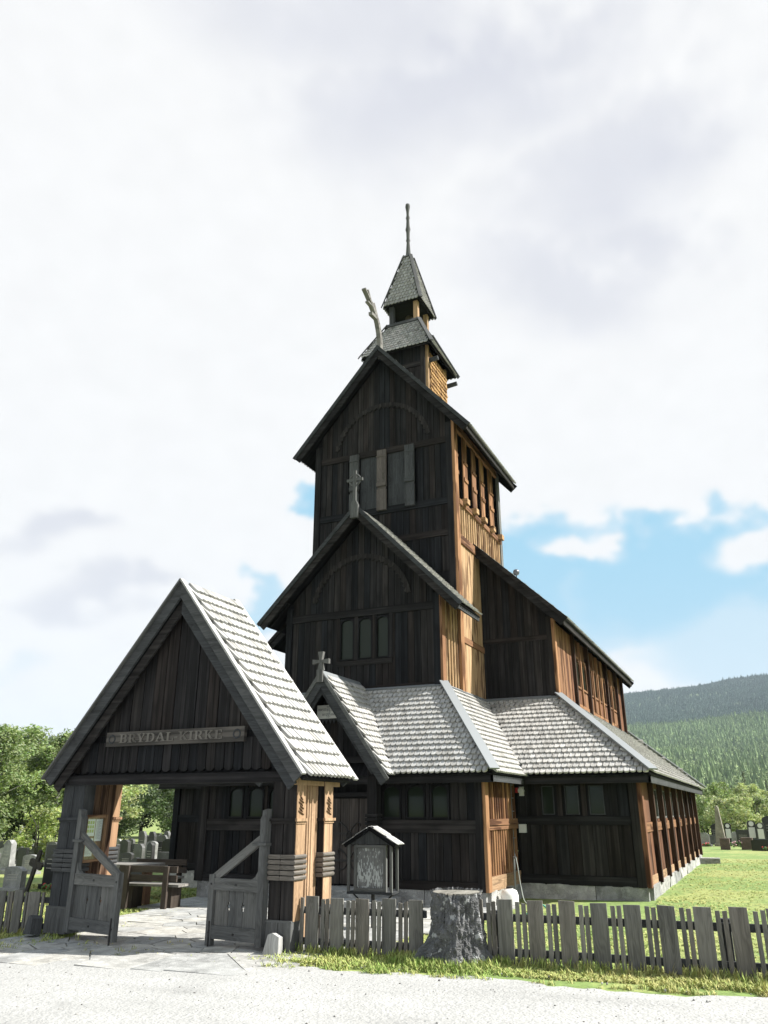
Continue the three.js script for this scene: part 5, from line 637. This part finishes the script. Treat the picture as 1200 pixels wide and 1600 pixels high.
// ---------------------------------------------------------------- trees
const leafMat = (r, g, b) => new THREE.MeshPhysicalMaterial({ color: C(r, g, b), vertexColors: true, roughness: 0.85, transmission: 0.5, thickness: 0, side: THREE.DoubleSide });
{
  const T = rng(4711), q = (a, b) => a + (b - a) * T();
  // leaves on a cloud of clumps; every leaf a small bent quad
  const crown = (clumps, per, size, tone = 0.3) => {
    const p = [], c = [], v = new THREE.Vector3(), a = new THREE.Vector3(), b = new THREE.Vector3();
    for (const [x, y, z, r] of clumps) { const k0 = q(1 - tone, 1 + tone), n = Math.round(per * (0.7 + r)); for (let k = 0; k < n; k++) { v.set(q(-1, 1), q(-1, 1), q(-1, 1)).normalize().multiplyScalar(r * Math.pow(T(), 0.45)); const s = size * q(0.6, 1.3); a.set(q(-1, 1), q(-0.6, 0.6), q(-1, 1)).normalize().multiplyScalar(s); b.set(q(-1, 1), q(-1, 0.4), q(-1, 1)).normalize().multiplyScalar(s * 0.75); const X = x + v.x, Y = y + v.y * 0.85, Z = z + v.z, k1 = k0 * q(0.8, 1.2), w = q(0.85, 1.15); p.push(X - a.x, Y - a.y, Z - a.z, X + b.x, Y + b.y, Z + b.z, X + a.x, Y + a.y, Z + a.z, X - a.x, Y - a.y, Z - a.z, X + a.x, Y + a.y, Z + a.z, X - b.x, Y - b.y, Z - b.z); for (let m = 0; m < 6; m++) c.push(k1 * w, k1, k1 * 0.9); } }
    const g = new THREE.BufferGeometry(); g.setAttribute('position', new THREE.Float32BufferAttribute(p, 3)); g.setAttribute('color', new THREE.Float32BufferAttribute(c, 3)); g.computeVertexNormals(); return g;
  };
  const limb = (a, b, r0, r1) => { const m = [lerp(a[0], b[0], 0.5) + q(-0.1, 0.1), lerp(a[1], b[1], 0.5), lerp(a[2], b[2], 0.5) + q(-0.1, 0.1)]; return [rod(a, m, r0, (r0 + r1) / 2, 7), rod(m, b, (r0 + r1) / 2, r1, 7)]; };
  const broadleaf = (H, Rr, nClump, per, size, low = 0.25, stems = 1) => {
    const cl = [], wood_ = []; for (let k = 0; k < nClump; k++) { const t = low + (1 - low) * Math.pow(T(), 0.8), w = Rr * Math.sin(Math.PI * Math.min(0.97, Math.max(0.1, (t - low * 0.6) / (1.06 - low * 0.6)))) , a = T() * 6.28, rad = w * Math.sqrt(T()); cl.push([Math.cos(a) * rad, t * H, Math.sin(a) * rad, Rr * q(0.18, 0.34)]); }
    for (let s = 0; s < stems; s++) { const ax = stems > 1 ? q(-0.5, 0.5) : q(-0.15, 0.15), az = q(-0.3, 0.3); wood_.push(...limb([ax * 0.2, -0.1, az * 0.2], [ax, H * 0.55, az], 0.022 * H, 0.013 * H), ...limb([ax, H * 0.55, az], [ax * 1.6, H * 0.93, az], 0.013 * H, 0.004 * H)); }
    for (const [x, y, z] of cl.slice(0, 14)) { const y0 = Math.max(low * H * 0.8, y - H * 0.16); wood_.push(rod([0, y0, 0], [x, y, z], 0.006 * H, 0.002 * H, 5)); }
    return { wood: merged(wood_), leaves: crown(cl, per, size) };
  };
  const spruce = (H, Rr, per) => { const cl = []; const n = 30; for (let k = 0; k < n; k++) { const t = 0.06 + 0.92 * (k / n), w = Rr * (1 - t) * q(0.75, 1.15), m = Math.max(2, Math.round(8 * (1 - t))); for (let i = 0; i < m; i++) { const a = i / m * 6.28 + k * 2.4; cl.push([Math.cos(a) * w * 0.75, t * H - w * 0.18, Math.sin(a) * w * 0.75, 0.1 * Rr + w * 0.3]); } } return { wood: merged([rod([0, -0.1, 0], [0, H * 0.97, 0], 0.018 * H, 0.004 * H, 7)]), leaves: crown(cl, per, 0.09, 0.2) }; };
  const white = M(C(0.42, 0.41, 0.38), { map: stoneMap }), trunkM = M(C(0.09, 0.08, 0.07), { map: stoneMap });
  const proto = { big: [broadleaf(6.3, 2.4, 90, 120, 0.095, 0.1), broadleaf(5.9, 2.6, 95, 115, 0.095, 0.07, 2), broadleaf(6.6, 2.2, 84, 120, 0.095, 0.12)], young: [broadleaf(4.4, 1.5, 40, 75, 0.1, 0.08, 2), broadleaf(3.8, 1.7, 40, 75, 0.1, 0.05, 3)], slim: [broadleaf(3.6, 1.25, 40, 90, 0.06, 0.36, 2)], bush: [broadleaf(1.5, 0.95, 30, 110, 0.055, 0.1, 3)], fir: [spruce(8, 1.5, 26), spruce(8, 1.25, 24)] };
  const mats = { light: leafMat(0.2, 0.275, 0.085), mid: leafMat(0.11, 0.17, 0.058), dark: leafMat(0.035, 0.062, 0.03), lime: leafMat(0.3, 0.37, 0.1), pale: leafMat(0.36, 0.42, 0.18), fir: leafMat(0.07, 0.105, 0.055), firPale: leafMat(0.12, 0.155, 0.085) };
  const tree = (name, label, kind, k, leaf, x, z, s, category, group, y = gy(x)) => { const t = thing(name, label, category, [x, y, z], T() * 6.28, group); t.scale.setScalar(s); mesh('trunk', proto[kind][k].wood, name.includes('birch') ? white : trunkM, t); mesh('crown', proto[kind][k].leaves, mats[leaf], t); return t; };
  const pol = (az, d) => [Math.sin(az * Math.PI / 180) * d, -Math.cos(az * Math.PI / 180) * d];
  // left: a belt of birches with darker trees behind
  [[-57, 52, 1.05, 0, 'mid'], [-54.5, 47, 0.98, 1, 'light'], [-52, 50, 1.0, 2, 'mid'], [-50, 45, 0.86, 0, 'light'], [-48, 50, 0.98, 1, 'light'], [-46.3, 47, 0.84, 2, 'light'], [-44.4, 50, 0.92, 0, 'mid'], [-42.6, 48, 0.8, 1, 'mid'], [-35, 50, 0.9, 0, 'mid'], [-32.5, 54, 1.0, 1, 'mid']].forEach(([az, d, s, k, l]) => { const [x, z] = pol(az, d); tree('birch_tree', 'leafy birch in the belt of trees behind the left graves', 'big', k, l, x, z, s, 'tree', 'birches behind the left graves'); });
  for (let k = 0; k < 13; k++) { const [x, z] = pol(-58 + k * 2.15, 58 + 5 * T()); tree('woodland_tree', 'dark dense tree at the back of the left tree belt', 'big', k % 3, 'dark', x, z, q(0.85, 1.0), 'tree', 'dark trees behind the birches'); }
  { let [x, z] = pol(-40.0, 44); tree('woodland_tree', 'mid green dense tree right of the small birch in the gate opening', 'big', 1, 'mid', x + 1.2, z, 0.72, 'tree'); [x, z] = pol(-42.8, 34); tree('birch_tree', 'small pale-leaved birch with white stems seen through the gate', 'slim', 0, 'pale', x, z, 1.05, 'tree'); [x, z] = pol(-46.6, 31); tree('garden_shrub', 'bright lime green shrub left of the gate post', 'bush', 0, 'lime', x, z, 1.15, 'shrub'); [x, z] = pol(-45.6, 72); tree('spruce_tree', 'dark spruce whose tip stands above the left birches', 'fir', 0, 'fir', x, z, 1.05, 'tree'); }
  // right: thicket of young birches, lone spruces, beyond the lawn
  for (let k = 0; k < 40; k++) { const az = -7.4 + 12.4 * ((k * 0.618) % 1), d = q(66, 128), [x, z] = pol(az, d); tree('young_birch', 'young light green birch in the thicket beyond the right graves', 'young', k % 2, ['light', 'pale', 'pale', 'light'][k % 4], x, z, q(0.75, 1.0) * lerp(0.85, 1.2, (d - 72) / 56), 'tree', 'thicket beyond the right graves'); }
  for (let k = 0; k < 16; k++) { const [x, z] = pol(-7 + 11.5 * ((k * 0.618 + 0.3) % 1), q(56, 68)); tree('willow_bush', 'low light green bush along the foot of the thicket', 'bush', 0, k % 3 ? 'pale' : 'light', x, z, q(1.2, 1.7), 'bush', 'bushes along the thicket'); }
  [[-2.2, 150, 0.86, 1, 'firPale'], [-1.85, 165, 0.83, 0, 'fir'], [-1.05, 150, 1.0, 0, 'firPale'], [0.2, 152, 0.88, 1, 'fir'], [-3.15, 160, 0.75, 0, 'fir'], [1.6, 155, 0.95, 1, 'fir'], [-4.3, 165, 0.7, 1, 'fir']].forEach(([az, d, s, k, l], i) => { const [x, z] = pol(az, d), w = ['third', 'fourth', 'tallest and palest', 'second from the right', 'second from the left', 'rightmost', 'leftmost'][i]; tree('spruce_tree', i < 2 ? `${w} from the left of the lone spruces above the right thicket` : `${w} of the lone spruces above the right thicket`, 'fir', k, l, x, z, i === 2 ? s : s * 0.95, 'tree', 'lone spruces above the thicket'); });
}
// ---------------------------------------------------------------- far forested hill
{
  const F = rng(99), q = (a, b) => a + (b - a) * F(), prof = [[250, -3], [400, -1], [700, 26], [1100, 78], [1500, 138], [1700, 160], [2000, 225], [2600, 362], [3000, 392], [3600, 380]];
  const hy = (az, d) => { let h = prof[prof.length - 1][1]; for (let i = 1; i < prof.length; i++) if (d < prof[i][0]) { const [a, b] = prof[i - 1], [c, e] = prof[i]; h = lerp(b, e, Math.max(0, (d - a) / (c - a))); break; } const x = Math.sin(az / 57.3) * d, z = Math.cos(az / 57.3) * d; return h * (1 + 0.0062 * az) * (0.3 + 0.7 * sstep(-40, -16, az)) + (fbm(x / 260, z / 260, 4, 4) - 0.5) * 34 * sstep(350, 1200, d); };
  const p = [], u = [], ix = [], nA = 110, nD = 70; for (let j = 0; j <= nD; j++) for (let i = 0; i <= nA; i++) { const az = lerp(-62, 55, i / nA), d = lerp(250, 3600, Math.pow(j / nD, 1.3)); p.push(Math.sin(az / 57.3) * d, hy(az, d), -Math.cos(az / 57.3) * d); u.push(i, j); } for (let j = 0; j < nD; j++) for (let i = 0; i < nA; i++) { const k = j * (nA + 1) + i; ix.push(k, k + 1, k + nA + 1, k + 1, k + nA + 2, k + nA + 1); }
  const g = new THREE.BufferGeometry(); g.setAttribute('position', new THREE.Float32BufferAttribute(p, 3)); g.setAttribute('uv', new THREE.Float32BufferAttribute(u, 2)); g.setIndex(ix); g.computeVertexNormals(); structure('hill', g, M(C(0.1, 0.14, 0.06), { roughness: 1, side: THREE.DoubleSide }));
  const fir = (() => { const P = []; for (const [y0, y1, r] of [[0.05, 0.45, 0.2], [0.28, 0.66, 0.165], [0.5, 0.84, 0.12], [0.68, 1, 0.075]]) for (let k = 0; k < 7; k++) { const a = k / 7 * 6.28, b = (k + 1) / 7 * 6.28, ra = r * q(0.75, 1.15), rb = r * q(0.75, 1.15); P.push(Math.cos(a) * ra, y0 + q(-0.03, 0.03), Math.sin(a) * ra, 0, y1, 0, Math.cos(b) * rb, y0 + q(-0.03, 0.03), Math.sin(b) * rb); } const G = new THREE.BufferGeometry(); G.setAttribute('position', new THREE.Float32BufferAttribute(P, 3)); G.computeVertexNormals(); return G; })();
  const round = (() => { const P = []; for (let k = 0; k < 60; k++) { const a = q(0, 6.28), y = q(0.12, 1), w = 0.34 * Math.sin(Math.PI * Math.min(0.95, y * 0.9 + 0.08)) * Math.sqrt(F()), s = 0.11, X = Math.cos(a) * w, Z = Math.sin(a) * w; for (let m = 0; m < 3; m++) P.push(X + q(-s, s), y + q(-s, s), Z + q(-s, s)); } const G = new THREE.BufferGeometry(); G.setAttribute('position', new THREE.Float32BufferAttribute(P, 3)); G.computeVertexNormals(); return G; })();
  const A = [[], []], col = new THREE.Color(), o = new THREE.Object3D();
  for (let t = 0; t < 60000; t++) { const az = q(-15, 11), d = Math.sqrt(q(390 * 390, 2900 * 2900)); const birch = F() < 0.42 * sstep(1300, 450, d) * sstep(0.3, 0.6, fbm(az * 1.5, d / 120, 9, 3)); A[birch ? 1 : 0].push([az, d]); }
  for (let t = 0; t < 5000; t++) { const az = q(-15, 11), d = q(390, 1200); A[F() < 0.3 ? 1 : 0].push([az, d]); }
  A.forEach((L, k) => { const I = new THREE.InstancedMesh(k ? round : fir, M(C(1, 1, 1), { roughness: 1, side: THREE.DoubleSide }), L.length); I.name = k ? 'distant_birches' : 'distant_forest'; L.forEach(([az, d], i) => { const x = Math.sin(az / 57.3) * d, z = -Math.cos(az / 57.3) * d, h = k ? q(5, 10) : q(6, 11) * (F() < 0.15 ? 1.5 : 1); o.position.set(x, hy(az, d) - 0.6, z); o.rotation.set(0, F() * 6.28, 0); o.scale.set(h * q(0.85, 1.3), h, h * q(0.85, 1.3)); o.updateMatrix(); I.setMatrixAt(i, o.matrix); const m = fbm(x / 90, z / 90, 7, 3), far = sstep(1450, 1750, d + (m - 0.5) * 300), b = q(0.75, 1.25) * lerp(0.75, 1.3, m); if (k) col.setRGB(b * 0.3, b * 0.38, b * 0.17); else col.setRGB(b * lerp(0.16, 0.055, far), b * lerp(0.225, 0.088, far), b * lerp(0.095, 0.06, far)); I.setColorAt(i, col); }); I.userData = { kind: 'stuff', label: k ? 'light birches scattered through the hillside forest' : 'spruce forest covering the far hillside', category: 'forest' }; I.castShadow = I.receiveShadow = true; scene.add(I); });  // upper slope trees darker: the cloud shadow there is put into their colour
}
scene.fog = new THREE.FogExp2(0xcfe2f5, 0.00011);
renderer.render(scene, camera);
